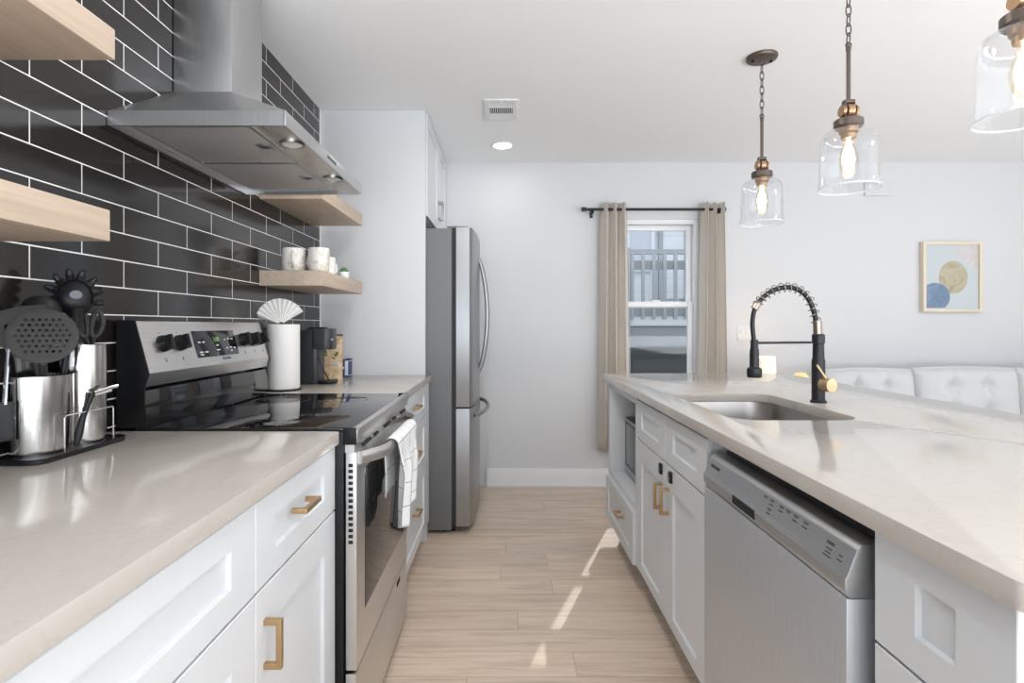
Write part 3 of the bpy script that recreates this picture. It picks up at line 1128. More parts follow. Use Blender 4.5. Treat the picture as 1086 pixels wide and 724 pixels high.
# coffee maker
t = thing('coffee_maker', 'slim dark grey single-serve coffee maker on the far counter', 'coffee maker', (-.94, 2.68, CT))
DARKG = pbr('charcoal_plastic', (0.030, 0.031, 0.034), 0.38)
MB().plate(rrect(-1.03, -.905, 2.622, 2.738, .02), [], CT + .002, CT + .262, .004).build('body', DARKG, t)
hdm = MB().plate(rrect(-.965, -.842, 2.622, 2.738, .035), [], CT + .166, CT + .268, .006).build('brew_head', DARKG, t)
MB().box(-.965, -.880, 2.66, 2.70, CT + .2685, CT + .275, .002).build('lid_handle', BLACK, hdm)
MB().cyl((-.846, 2.645, CT + .215), (-.8405, 2.645, CT + .215), .005, seg=12).build('power_button', PALEINK, hdm)
MB().plate(rrect(-.92, -.835, 2.624, 2.736, .035), [], CT + .001, CT + .016, .003).build('drip_tray', BLACK, t)
MB().tube([(-.902, 2.63, CT + .13), (-.885, 2.625, CT + .08), (-.850, 2.625, CT + .02)], .003, 8).build('drip_guide', BLACK, t)

# coffee pouch
t = thing('coffee_pouch', 'tan leaf-printed pouch standing behind the coffee maker', 'pouch', (-.918, 2.87, CT))
b = MB()
NP = 14
rows = []
for j in range(13):
    v = j / 12
    zc = CT + .234 * v
    dep = .030 * (1 - v) ** .55 * (1 if v > .02 else .9) + .0025
    row = []
    for k in range(NP * 2):
        a = 2 * PI * k / (NP * 2)
        ca, sa = math.cos(a), math.sin(a)
        ex = math.copysign(abs(ca) ** .45, ca)
        ey = math.copysign(abs(sa) ** .8, sa)
        row.append(b.bm.verts.new((-.921 + .061 * ex, 2.87 + dep * ey, zc)))
    rows.append(row)
for A, B in zip(rows[:-1], rows[1:]):
    for k in range(len(A)):
        b.bm.faces.new((A[k], A[(k + 1) % len(A)], B[(k + 1) % len(A)], B[k]))
b.bm.faces.new(rows[0][::-1]); b.bm.faces.new(rows[-1])
pc = b.build('pouch', KRAFT, t, smooth=50)
b = MB()
b.box(-.983, -.859, 2.866, 2.873, CT + .226, CT + .238, .001)
b.build('top_seal', pbr('pouch_seal', (0.10, 0.085, 0.07), 0.4), t)
LEAFP = pbr('leaf_print', (0.10, 0.15, 0.045), 0.7)
for lx, lz, an, sc_ in ((-.884, .135, .9, 1.0), (-.897, .112, -.5, .6), (-.945, .150, 2.2, .9), (-.94, .13, .4, .7), (-.905, .18, 1.5, .7)):
    yy = 2.87 - (.030 * (1 - lz / .234) ** .55 + .0025) - .0012
    poly = [(math.cos(a) * .016 * sc_, math.sin(a) * .0065 * sc_ * (1 - .4 * math.cos(a))) for a in [2 * PI * k / 14 for k in range(14)]]
    M = frame_mat((lx, yy, CT + lz), (math.cos(an), 0, math.sin(an)), (-math.sin(an), 0, math.cos(an)))
    MB().plate(poly, [], -.0006, .0006, mat=M).build('printed_leaf', LEAFP, pc)
MB().box(-.905, -.872, 2.8395, 2.8425, CT + .075, CT + .090).build('pale_label', pbr('pouch_label', (0.55, 0.53, 0.52), 0.6), pc)

# blue box
t = thing('tea_box', 'small navy and white box standing at the wall beside the pouch', 'box', (-.886, 3.02, CT))
bx = MB().box(-.914, -.858, 2.995, 3.04, CT + .0005, CT + .1, .001).build('carton', pbr('box_white', (0.72, 0.75, 0.80), 0.5), t)
MB().box(-.915, -.884, 2.9935, 3.0405, CT + .0008, CT + .0995, .0008).build('navy_band', NAVY, bx)
MB().box(-.866, -.857, 2.9935, 3.0405, CT + .013, CT + .087, .0008).build('navy_band', NAVY, bx)
MB().box(-.8835, -.857, 2.9935, 3.0405, CT + .0905, CT + .1005, .0008).build('navy_edge', NAVY, bx)
MB().box(-.8835, -.857, 2.9935, 3.0405, CT + .001, CT + .010, .0008).build('navy_edge', NAVY, bx)
MB().box(-.897, -.888, 2.9925, 2.9937, CT + .045, CT + .058).build('white_mark', PLASTICW, bx)

# ------------------------------------------------------------------ utensil holder on the near counter
t = thing('utensil_holder', 'steel utensil holder of two canisters on a black tray', 'utensil holder', (-1.0, 1.24, CT))
tr = MB().plate(rrect(-1.054, -.940, 1.100, 1.372, .03), [], CT + .0002, CT + .007, .002).build('tray', BLACK, t)
b = MB().plate(rrect(-1.054, -.940, 1.100, 1.372, .03), [rrect(-1.049, -.945, 1.105, 1.367, .027)], CT + .007, CT + .011, .001)
b.build('tray_lip', BLACK, tr)
C1 = (-1.010, 1.192, CT + .007)
C2 = (-1.006, 1.300, CT + .007)
MB().lathe([(0, 0), (1, 0), (1, .168), (.975, .1685), (.975, .004), (0, .004)], C1, 56, sx=.0455, sy=.064).build('canister', STEEL_C, t)
MB().lathe([(0, 0), (.046, 0), (.046, .231), (.0447, .2315), (.0447, .004), (0, .004)], C2, 56).build('tall_canister', STEEL_C, t)
MB().tube([(-.950, 1.176, CT + .007), (-.950, 1.176, CT + .084), (-.950, 1.180, CT + .0885), (-.950, 1.318, CT + .0885), (-.950, 1.322, CT + .084), (-.950, 1.322, CT + .007)], .0017, 8).build('wire_guard', CHROME, t)

UU = Vector((.76, .65, 0)).normalized()
NN = Vector((.65, -.76, 0)).normalized()


def utensil_frame(o, lean=0.0, roll=0.0):
    """local x image-right, y up, z towards the room"""
    u = UU * math.cos(roll) + Vector((0, 0, 1)) * math.sin(roll)
    v = -UU * math.sin(roll) + Vector((0, 0, 1)) * math.cos(roll)
    n = u.cross(v)
    v2 = v * math.cos(lean) + n * math.sin(lean)
    return frame_mat(o, u, v2)


# skimmer
S = (-.953, 1.125, 1.190)
t = thing('skimmer', 'dark grey perforated oval skimmer, largest utensil in the shorter canister', 'utensil', (C1[0], C1[1], CT + .012), 'kitchen utensils in the steel canisters')
holes = []
for j in range(-3, 4):
    for k in range(-4, 5):
        hx_, hy_ = (k + .5 * (j % 2)) * .0108, j * .0112
        if (hx_ / .050) ** 2 + (hy_ / .046) ** 2 < .85:
            holes.append(ellipse(hx_, hy_, .0028, .0028, 8))
Ms = utensil_frame(S, lean=-.25)
MB().plate(ellipse(0, 0, .0585, .058, 48), holes, -.0013, .0013, .0006, mat=Ms).build('head', NYLON, t)
p0 = Ms @ Vector((0, -.045, -.004))
MB().tube([Ms @ Vector((0, -.03, -.0022)), Ms @ Vector((0, -.056, -.005)), (-.984, 1.162, 1.108), (-1.0, 1.185, 1.06), (-1.01, 1.20, CT + .014)], [.004, .007, .0075, .006, .005], 10).build('handle', NYLON, t)
# slotted turner
t = thing('slotted_turner', 'grey slotted turner half hidden behind the skimmer', 'utensil', (C1[0], C1[1], CT + .012), 'kitchen utensils in the steel canisters')
Mt = utensil_frame((-1.010, 1.150, 1.200), lean=-.1, roll=.22)
sl = [rrect(x - .004, x + .004, -.03, .02, .0035, 4) for x in (-.027, -.009, .009, .027)]
MB().plate([(-.030, -.05), (.030, -.05), (.046, -.02), (.046, .035), (.04, .048), (0, .053), (-.04, .048), (-.046, .035), (-.046, -.02)], sl, -.0014, .0014, .0006, mat=Mt).build('head', NYLON, t)
MB().tube([Mt @ Vector((0, -.048, 0)), Mt @ Vector((0, -.1, -.004)), (-1.022, 1.18, CT + .014)], [.008, .006, .005], 10).build('handle', NYLON, t)
# ladle
t = thing('ladle', 'black ladle bowl rising behind the skimmer and the slotted turner', 'utensil', (C1[0], C1[1], CT + .012), 'kitchen utensils in the steel canisters')
Ml = utensil_frame((-1.016, 1.193, 1.240), lean=.2)
MB().lathe([(0, -.030), (.018, -.026), (.031, -.014), (.037, 0), (.035, 0), (.029, -.013), (.017, -.023), (0, -.027)], (0, 0, 0), 32, mat=Ml @ Matrix.Rotation(PI, 4, 'X')).build('bowl', NYLOND, t)
MB().tube([Ml @ Vector((0, -.034, 0)), (-1.034, 1.204, 1.12), (-1.036, 1.205, CT + .014)], [.005, .0055, .005], 10).build('handle', NYLOND, t)
# pasta server
t = thing('pasta_server', 'black toothed pasta server standing tallest above the canisters', 'utensil', (C1[0], C1[1], CT + .012), 'kitchen utensils in the steel canisters')
Mp = utensil_frame((-.986, 1.250, 1.276), lean=-.12)
o = MB().lathe([(0, .020), (.016, .0185), (.030, .011), (.039, -.004), (.037, -.005), (.029, .0085), (.015, .0155), (0, .017)], (0, 0, 0), 36, sx=.95, sy=1.12, mat=Mp).build('head', NYLOND, t)
MB().plate(ellipse(0.001, .002, .0115, .0095, 24), [], .0188, .0212, mat=Mp).build('drain_hole', pbr('drain_grey', (0.16, 0.17, 0.19), 0.6), o)
for k in range(8):
    a = math.radians(-12 + k * 200 / 7)
    c_, s_ = math.cos(a), math.sin(a)
    MB().tube([Mp @ Vector((c_ * .029, s_ * .034, .004)), Mp @ Vector((c_ * .043, s_ * .050, -.003)), Mp @ Vector((c_ * .055, s_ * .064, .004))], [.0105, .0090, .0050], 8).build('tooth', NYLOND, o)
MB().tube([Mp @ Vector((0, -.026, .006)), Mp @ Vector((0, -.058, .0)), (-.985, 1.228, 1.16), (-.992, 1.224, 1.10), (-1.0, 1.222, CT + .014)], [.016, .010, .007, .006, .005], 10).build('handle', NYLOND, t)
# scissors
t = thing('kitchen_scissors', 'dark kitchen scissors with grey loop handles in the tall canister', 'scissors', (C2[0], C2[1], CT + .012))
Mc = utensil_frame((-.988, 1.296, 1.212))
for sgn, nm in ((-1, 'loop'), (1, 'loop')):
    pts = []
    for k in range(22):
        a = 2 * PI * k / 22
        pts.append(Mc @ Vector((sgn * .0155 + .0105 * math.cos(a) - sgn * .006 * (math.sin(a) < -.2) * (-math.sin(a)), .002 + .030 * math.sin(a), 0)))
    MB().tube(pts, .0054, 10, closed=True).build(nm, NYLON, t)
    MB().tube([Mc @ Vector((sgn * .010, -.022, 0)), Mc @ Vector((sgn * .004, -.048, 0)), Mc @ Vector((-sgn * .006, -.10, sgn * .002)), Mc @ Vector((-sgn * .008, -.20, sgn * .002))], [.005, .006, .005, .003], 10, flat=.5).build('blade', NYLON, t)
# peeler leaning against the tall canister
t = thing('can_opener', 'black-handled can opener leaning on the tall canister behind the wire guard', 'can opener', (-.962, 1.225, CT + .012))
MB().tube([(-.9555, 1.215, CT + .016), (-.9545, 1.220, CT + .04), (-.9545, 1.232, CT + .075), (-.9525, 1.245, CT + .105), (-.951, 1.255, CT + .125)], [.005, .0085, .0065, .0055, .007], 12).build('grip', NYLOND, t)
MB().tube([(-.9485, 1.258, CT + .128), (-.935, 1.290, CT + .137), (-.929, 1.305, CT + .139)], .0045, 10).tube([(-.9485, 1.260, CT + .122), (-.934, 1.293, CT + .130)], .003, 8).build('jaw', CHROME, t)
# tongs at the front of the canister
t = thing('tongs', 'black-tipped tongs hanging over the front of the shorter canister', 'tongs', (-1.03, 1.125, CT + .012))
Mg = utensil_frame((-1.022, 1.1135, 1.020))
pl = []
for k in range(9):
    pl.append((.013 + .0022 * (k % 2), -.045 + k * .010))
for k in range(9):
    pl.append((-.013 - .0022 * (k % 2), .035 - k * .010))
MB().plate(pl, [], -.003, .003, .001, mat=Mg).build('tip', NYLOND, t)
MB().tube([Mg @ Vector((0, .03, 0)), Mg @ Vector((.002, .075, -.002)), Mg @ Vector((.006, .15, -.012))], [.005, .0045, .0045], 10, flat=.6).build('arm', CHROME, t)

# ------------------------------------------------------------------ refrigerator
FY0, FY1 = 3.18, 4.09
t = thing('refrigerator', 'stainless French-door refrigerator beside the tall white panel', 'refrigerator', (-.65, 3.63, 0))
MB().box(-1.03, -.318, FY0, FY1, .02, 1.776, .004).build('body', GREYPAINT, t)
for fx in (-.95, -.36):
    for fy in (FY0 + .06, FY1 - .06):
        MB().cyl((fx, fy, 0), (fx, fy, .022), .02).build('foot', BLACK, t)
MB().box(-.318, -.292, FY0 + .008, FY1 - .008, .05, 1.765).build('gasket', RUBBER, t)
MB().box(-.34, -.30, FY0 + .03, FY1 - .03, .006, .05).build('base_grille', BLACK, t)


def fdoor(name, y0, y1, z0, z1):
    # front bows out across the door pair
    poly = []
    n = 14
    for k in range(n + 1):
        y = y0 + (y1 - y0) * k / n
        q = (y - (FY0 + FY1) / 2) / ((FY1 - FY0) / 2)
        poly.append((-.203 + .022 * (1 - q * q) - .012 * max(0, (abs(q) - .93) / .07) ** 2, y))
    poly = [(-.292, y0)] + poly + [(-.292, y1)]
    return MB().plate(poly, [], z0, z1, .003).build(name, STEEL_F, t, smooth=40)


ym = (FY0 + FY1) / 2
dn = fdoor('door', FY0, ym - .002, .735, 1.783)
df = fdoor('door', ym + .002, FY1, .735, 1.783)
fz = fdoor('freezer_drawer', FY0, FY1, .04, .727)


def fhandle(parent, y):
    pts = []
    for k in range(19):
        a = k / 18
        pts.append((-.184 + .058 * math.sin(PI * a) ** .7, y, .905 + .745 * a))
    MB().tube(pts, .0130, 12).build('handle', STEEL_F, parent)


fhandle(dn, ym - .045)
fhandle(df, ym + .045)
pts = []
for k in range(19):
    a = k / 18
    pts.append((-.196 + .014 * math.sin(PI * a) + .06 * math.sin(PI * a) ** .5, FY0 + .09 + (FY1 - FY0 - .18) * a, .675))
MB().tube(pts, .0130, 12).build('handle', STEEL_F, fz)
MB().box(-.345, -.225, FY0 + .01, FY0 + .07, 1.776, 1.7895, .002).build('hinge_cover', GREYPAINT, t)
MB().box(-.345, -.225, FY1 - .07, FY1 - .01, 1.776, 1.7895, .002).build('hinge_cover', GREYPAINT, t)

# cabinet above the refrigerator
t = thing('wall_cabinet', 'white two-door wall cabinet above the refrigerator', 'cabinet', (-.75, 3.63, 1.837))
UF = -.454
MB().box(XW + .002, UF - .021, 3.1465, YB - .002, 1.839, H - .002, .001).build('carcass', CAB, t)
for y0, y1, hy in ((3.150, 3.668, 3.635), (3.672, 4.125, 3.705)):
    d = shaker(t, 'door', UF, 1, y0, y1, 1.841, H - .006, sy=.07, rt=.07, rb=.07)
    pull(d, UF, 1, hy, 1.975, .12, True, NICKEL)

# ------------------------------------------------------------------ island
IX, IY0, IY1, IXB = 0.566, 0.598, 3.237, 1.64
IF = 0.586
SX0, SX1, SY0, SY1 = 0.685, 1.08, 1.635, 2.285
outer = rrect(IX, IXB, IY0, IY1, .012, 4)
MBI = MB().plate(outer, [rrect(SX0, SX1, SY0, SY1, .085, 10)], CT - ST, CT, .003)
tag(MBI.build('countertop', QUARTZ, smooth=30), 'long white quartz island countertop with the sink cut into it', 'countertop')
# sink
t = thing('kitchen_sink', 'undermount stainless steel sink set into the island countertop', 'sink', (.88, 1.96, CT - .25))
b = bmesh.new()
loops = []
zt = CT - ST - .0006
for (gx, rr_, z) in ((.020, .09, zt), (.006, .09, zt), (.004, .088, zt - .004), (.0, .085, zt - .10), (-.004, .08, zt - .19), (-.03, .06, zt - .205)):
    loops.append([b.verts.new((x, y, z)) for x, y in rrect(SX0 - gx, SX1 + gx, SY0 - gx, SY1 + gx, rr_, 8)])
for A, B in zip(loops[:-1], loops[1:]):
    for k in range(len(A)):
        b.faces.new((A[k], A[(k + 1) % len(A)], B[(k + 1) % len(A)], B[k]))
b.faces.new(loops[-1])
bmesh.ops.recalc_face_normals(b, faces=b.faces)
m = MB(); m._merge(b)
o = m.build('basin', STEEL_S, t, smooth=50)
md = o.modifiers.new('thick', 'SOLIDIFY'); md.thickness = .0015; md.offset = -1
MB().lathe([(.045, .001), (.045, .004), (.030, .002), (.012, .0005), (.012, 0)], (.88, 1.96, zt - .2045), 32).build('drain', CHROME, t)

# faucet
FX, FY = 1.149, 2.014
t = thing('kitchen_faucet', 'black spring-neck kitchen faucet with a gold lever behind the sink', 'faucet', (FX, FY, CT))
k_ = FY / FPX


def fp(px, py, dy=0.0):
    return Vector(((px - 537) * k_, FY + dy, CAM_H + (345 - py) * k_))


MB().lathe([(0, 0), (.0275, 0), (.0275, .006), (.0235, .010), (.0225, .016), (.0225, .155), (.020, .160), (.0185, .215), (.0215, .218), (.0215, .248), (.018, .252), (0, .252)], (FX, FY, CT), 36).build('body', BLACKM, t)
MB().cyl((FX - .002, FY, CT + .25), (FX - .004, FY, CT + .302), .0150, .0145, 28).build('collar', pbr('brushed_bronze', (0.36, 0.29, 0.245), 0.3, metal=1), t)
arc_px = [(865.5, 342), (864, 333), (861, 324), (856, 315), (849, 308.5), (840, 305), (831, 304.8), (822, 307), (814, 311.5), (807.5, 317), (803, 323)]
raw = [fp(*p) for p in arc_px]


def spline(ps, n):
    out = []
    m_ = len(ps)
    for i in range(m_ - 1):
        p0, p1, p2, p3 = ps[max(i - 1, 0)], ps[i], ps[i + 1], ps[min(i + 2, m_ - 1)]
        for j in range(n):
            s = j / n
            out.append(.5 * ((2 * p1) + (p2 - p0) * s + (2 * p0 - 5 * p1 + 4 * p2 - p3) * s * s + (3 * p1 - p0 - 3 * p2 + p3) * s ** 3))
    out.append(ps[-1])
    return out


arc = spline(raw, 8)
MB().tube(arc, .0088, 14).build('hose', BLACKM, t)
# coil spring around the hose
dense = spline(raw, 44)
TURNS = 14
coil = []
for i, p in enumerate(dense):
    tt = (dense[min(i + 1, len(dense) - 1)] - dense[max(i - 1, 0)]).normalized()
    side = Vector((0, 1, 0))
    nor = tt.cross(side)
    a = 2 * PI * TURNS * i / (len(dense) - 1)
    coil.append(p + side * .0165 * math.cos(a) + nor * .0165 * math.sin(a))
MB().tube(coil, .0017, 6).build('spring', pbr('spring_wire', (0.34, 0.30, 0.27), 0.3, metal=1), t)
MB().cyl(fp(804.5, 320.5), fp(799.8, 327.5), .0125, .0125, 20).build('spring_clip', MATS['brushed_bronze'], t)
MB().tube(spline([fp(801, 326), fp(799, 333), fp(798, 343), fp(798.5, 352), fp(799.5, 361)], 6), .0082, 12).build('lower_hose', BLACKM, t)
hb = fp(800, 360)
MB().lathe([(0, .0), (.012, 0), (.0135, -.004), (.0135, -.03), (.0155, -.036), (.0165, -.055), (.0165, -.098), (.0165, -.1), (.0245, -.106), (.0260, -.112), (.0260, -.134), (.0235, -.139), (0, -.139)], hb, 32).build('spray_head', BLACKM, t)
MB().tube([fp(802.5, 363.5), fp(860, 363.0)], .0045, 10).build('dock_arm', BLACKM, t)
kx = Vector((.30, -.95, 0)).normalized()
kp = Vector((FX, FY, CT + .068))
o = MB().cyl(kp + kx * .020, kp + kx * .058, .0245, .0245, 32).build('lever_hub', PALEGOLD, t)
MB().tube([kp + kx * .04 + Vector((0, 0, .014)), kp + kx * .033 + Vector((-.016, -.004, .042)), kp + kx * .03 + Vector((-.034, -.006, .072))], [.0045, .004, .0042], 10).build('lever', PALEGOLD, o)

# island cabinets
XBK = 1.20


def carcass(thing_, y0, y1):
    return MB().box(IF + .021, XBK, y0, y1, .125, CT - ST - .0005).box(IF + .075, XBK - .02, y0, y1, 0, .125).build('carcass', CAB, thing_)


# microwave cabinet: open niche over a drawer
MY0, MY1 = 2.465, 3.135
t = thing('microwave_cabinet', 'white open island cabinet with microwave niche over a drawer', 'cabinet', (.9, 2.8, 0), 'white island cabinets')
b = MB()
b.box(IF + .0, XBK, MY1 - .035, MY1, .125, CT - ST - .0005, .0008)          # far side
b.box(IF + .0, XBK, MY0, MY0 + .018, .125, CT - ST - .0005, .0008)           # near side
b.box(IF + .0, XBK, MY0 + .018, MY1 - .035, .856, CT - ST - .0005, .0008)    # head rail
b.box(IF + .0, XBK, MY0 + .018, MY1 - .035, .362, .400, .0008)               # niche floor
b.box(XBK - .018, XBK, MY0 + .018, MY1 - .035, .40, .856)                    # niche back
b.box(IF + .021, XBK, MY0 + .018, MY1 - .035, .125, .362)
b.box(IF + .075, XBK - .02, MY0, MY1, 0, .125)
b.build('carcass', CAB, t)
d = shaker(t, 'drawer', IF - .016, -1, MY0 + .002, MY1 - .002, .13, .366, sy=.075, rt=.05, rb=.05)
pull(d, IF - .016, -1, 2.70, .278, .092, False)
# microwave
t = thing('microwave', 'black and steel microwave inside the open island niche', 'microwave', (.9, 2.76, .4005))
MB().box(.672, 1.06, 2.515, 3.035, .409, .705, .004).build('case', BLACK, t)
b = MB()
for fx in (.70, 1.02):
    for fy in (2.55, 3.0):
        b.cyl((fx, fy, .4005), (fx, fy, .412), .012, seg=14)
b.build('foot', BLACK, t)
md_ = MB().box(.660, .673, 2.63, 3.035, .409, .705, .003).build('door', BLACK, t)
MB().box(.6575, .6615, 2.632, 3.033, .411, .445, .001).build('door_trim', STEEL_P, md_)
MB().box(.6575, .6615, 2.632, 3.033, .688, .703, .001).build('door_trim', STEEL_P, md_)
MB().box(.6585, .661, 2.66, 3.00, .455, .675, .002).build('door_window', BLKGLASS, md_)
MB().tube([(.664, 2.645, .45), (.640, 2.645, .46), (.640, 2.645, .65), (.664, 2.645, .66)], .006, 10).build('handle', CHROME, md_)
MB().box(.660, .673, 2.515, 2.628, .409, .705, .003).build('control_strip', BLKGLASS, t)

# sink cabinet
t = thing('sink_cabinet', 'white island sink cabinet with two false drawers over two latched doors', 'cabinet', (.9, 2.03, 0), 'white island cabinets')
b = MB()
KY0, KY1, KM = 1.600, 2.4635, 2.016
b.box(IF + .021, XBK, KY0, KY0 + .018, .125, CT - ST - .0005).box(IF + .021, XBK, KY1 - .018, KY1, .125, CT - ST - .0005)
b.box(IF + .021, XBK, KY0 + .018, KY1 - .018, .125, .145).box(XBK - .018, XBK, KY0 + .018, KY1 - .018, .145, CT - ST - .0005)
b.box(IF + .021, IF + .04, KY0 + .018, KY1 - .018, .68, .72).box(IF + .021, IF + .04, KY0 + .018, KY1 - .018, .868, CT - ST - .0005)
b.box(IF + .021, IF + .04, KM - .02, KM + .02, .145, .868)
b.box(IF + .075, XBK - .02, KY0, KY1, 0, .125)
b.build('carcass', CAB, t)
shaker(t, 'false_drawer', IF, -1, KM + .0015, KY1 - .0015, .709, .878, rt=.05, rb=.05)
shaker(t, 'false_drawer', IF, -1, KY0 + .0015, KM - .0015, .709, .878, rt=.05, rb=.05)
d1 = shaker(t, 'door', IF, -1, KM + .0015, KY1 - .0015, .13, .704, rt=.088, rb=.045)
d2 = shaker(t, 'door', IF, -1, KY0 + .0015, KM - .0015, .13, .704, rt=.088, rb=.045)
pull(d1, IF, -1, 2.055, .571, .098, True)
pull(d2, IF, -1, 1.975, .576, .098, True)
for dd, yy in ((d1, 2.062), (d2, 1.940)):
    o = MB().box(IF - .010, IF + .0002, yy - .013, yy + .013, .652, .692, .004).build('child_latch', BLACK, dd)
    MB().box(IF - .014, IF - .0095, yy - .007, yy + .007, .660, .675, .002).build('latch_button', NICKEL, o)

# dishwasher
DY0, DY1 = 0.905, 1.556
t = thing('dishwasher', 'stainless steel dishwasher under the island countertop', 'dishwasher', (.9, 1.23, 0))
MB().box(.625, XBK - .03, DY0 + .006, DY1 - .006, .11, .86, .002).build('tub', BLACK, t)
MB().box(.66, XBK - .05, DY0 + .02, DY1 - .02, .0, .11).build('base', BLACK, t)
DX = .560
door = MB().prism([(.626, .10), (DX + .006, .10), (DX + .003, .115), (DX + .003, .758), (.626, .758)], 'y', DY0, DY1, .0025).build('door', STEEL_DW, t)
prof = [(.626, .7585), (DX + .008, .7585), (DX + .001, .770), (DX, .790), (DX + .006, .800), (DX + .020, .838), (DX + .030, .848), (.626, .848)]
cp = MB().prism(prof, 'y', DY0, DY1, .002).build('control_panel', STEEL_P, t)
MB().prism([(DX - .0008, .772), (DX + .004, .772), (DX + .004, .792), (DX - .0004, .792)], 'y', 1.235, 1.355, .0004).build('pocket_handle', GAP, cp)
lu = Vector((0, -1, 0))
lv = (Vector((DX + .020, 0, .838)) - Vector((DX + .006, 0, .800))).normalized()


def on_dw(y, s):
    p = Vector((DX + .006, y, .800)) * (1 - s) + Vector((DX + .020, y, .838)) * s
    return frame_mat(p + Vector((-.0006, 0, .0002)), lu, lv)


text('maker_name', 'FRIGIDAIRE', .012, on_dw(1.500, .55), INK, cp)
b = MB()
for k, (yy, rows_) in enumerate(((1.215, 1), (1.185, 4), (1.145, 2), (1.118, 1), (1.088, 2), (1.052, 2))):
    for r_ in range(rows_):
        M = on_dw(yy - .004 * r_ * 0, .82 - .24 * r_)
        b.box(-.009, .009, -.0012, .0012, 0, .0004, mat=M)
        if r_ % 2 == 0:
            b.box(-.006, .004, -.0040, -.0028, 0, .0004, mat=M)
b.build('button_marks', INK, cp)
text('start_mark', 'START', .008, on_dw(.968, .66), INK, cp)
b = MB()
for s_, w in ((.42, .009), (.25, .008), (.1, .012)):
    b.box(-w, w, -.001, .001, 0, .0004, mat=on_dw(.968, s_))
b.box(-.005, .005, -.001, .001, 0, .0004, mat=on_dw(.935, .45)).box(-.007, .007, -.001, .001, 0, .0004, mat=on_dw(.935, .25))
b.build('start_key_marks', INK, cp)

# filler between sink cabinet and dishwasher, then the drawer cabinet near the end
t = thing('drawer_cabinet', 'white island drawer cabinet beside the dishwasher', 'cabinet', (.9, .75, 0), 'white island cabinets')
MB().box(IF + .021, XBK, .625, .8715, .125, CT - ST - .0005).box(IF + .075, XBK - .02, .625, .8715, 0, .125).build('carcass', CAB, t)
shaker(t, 'drawer', IF, -1, .627, .8705, .7115, .886, rt=.045, rb=.053)
shaker(t, 'drawer', IF, -1, .627, .8705, .42, .7065, rt=.05, rb=.05)
shaker(t, 'drawer', IF, -1, .627, .8705, .13, .4155, rt=.05, rb=.05)
tag(MB().box(XBK + .002, XBK + .02, .625, 3.135, 0.001, CT - ST - .0005, .001).build('island_panel', CAB), 'white back panel along the seating side of the island', 'panel')

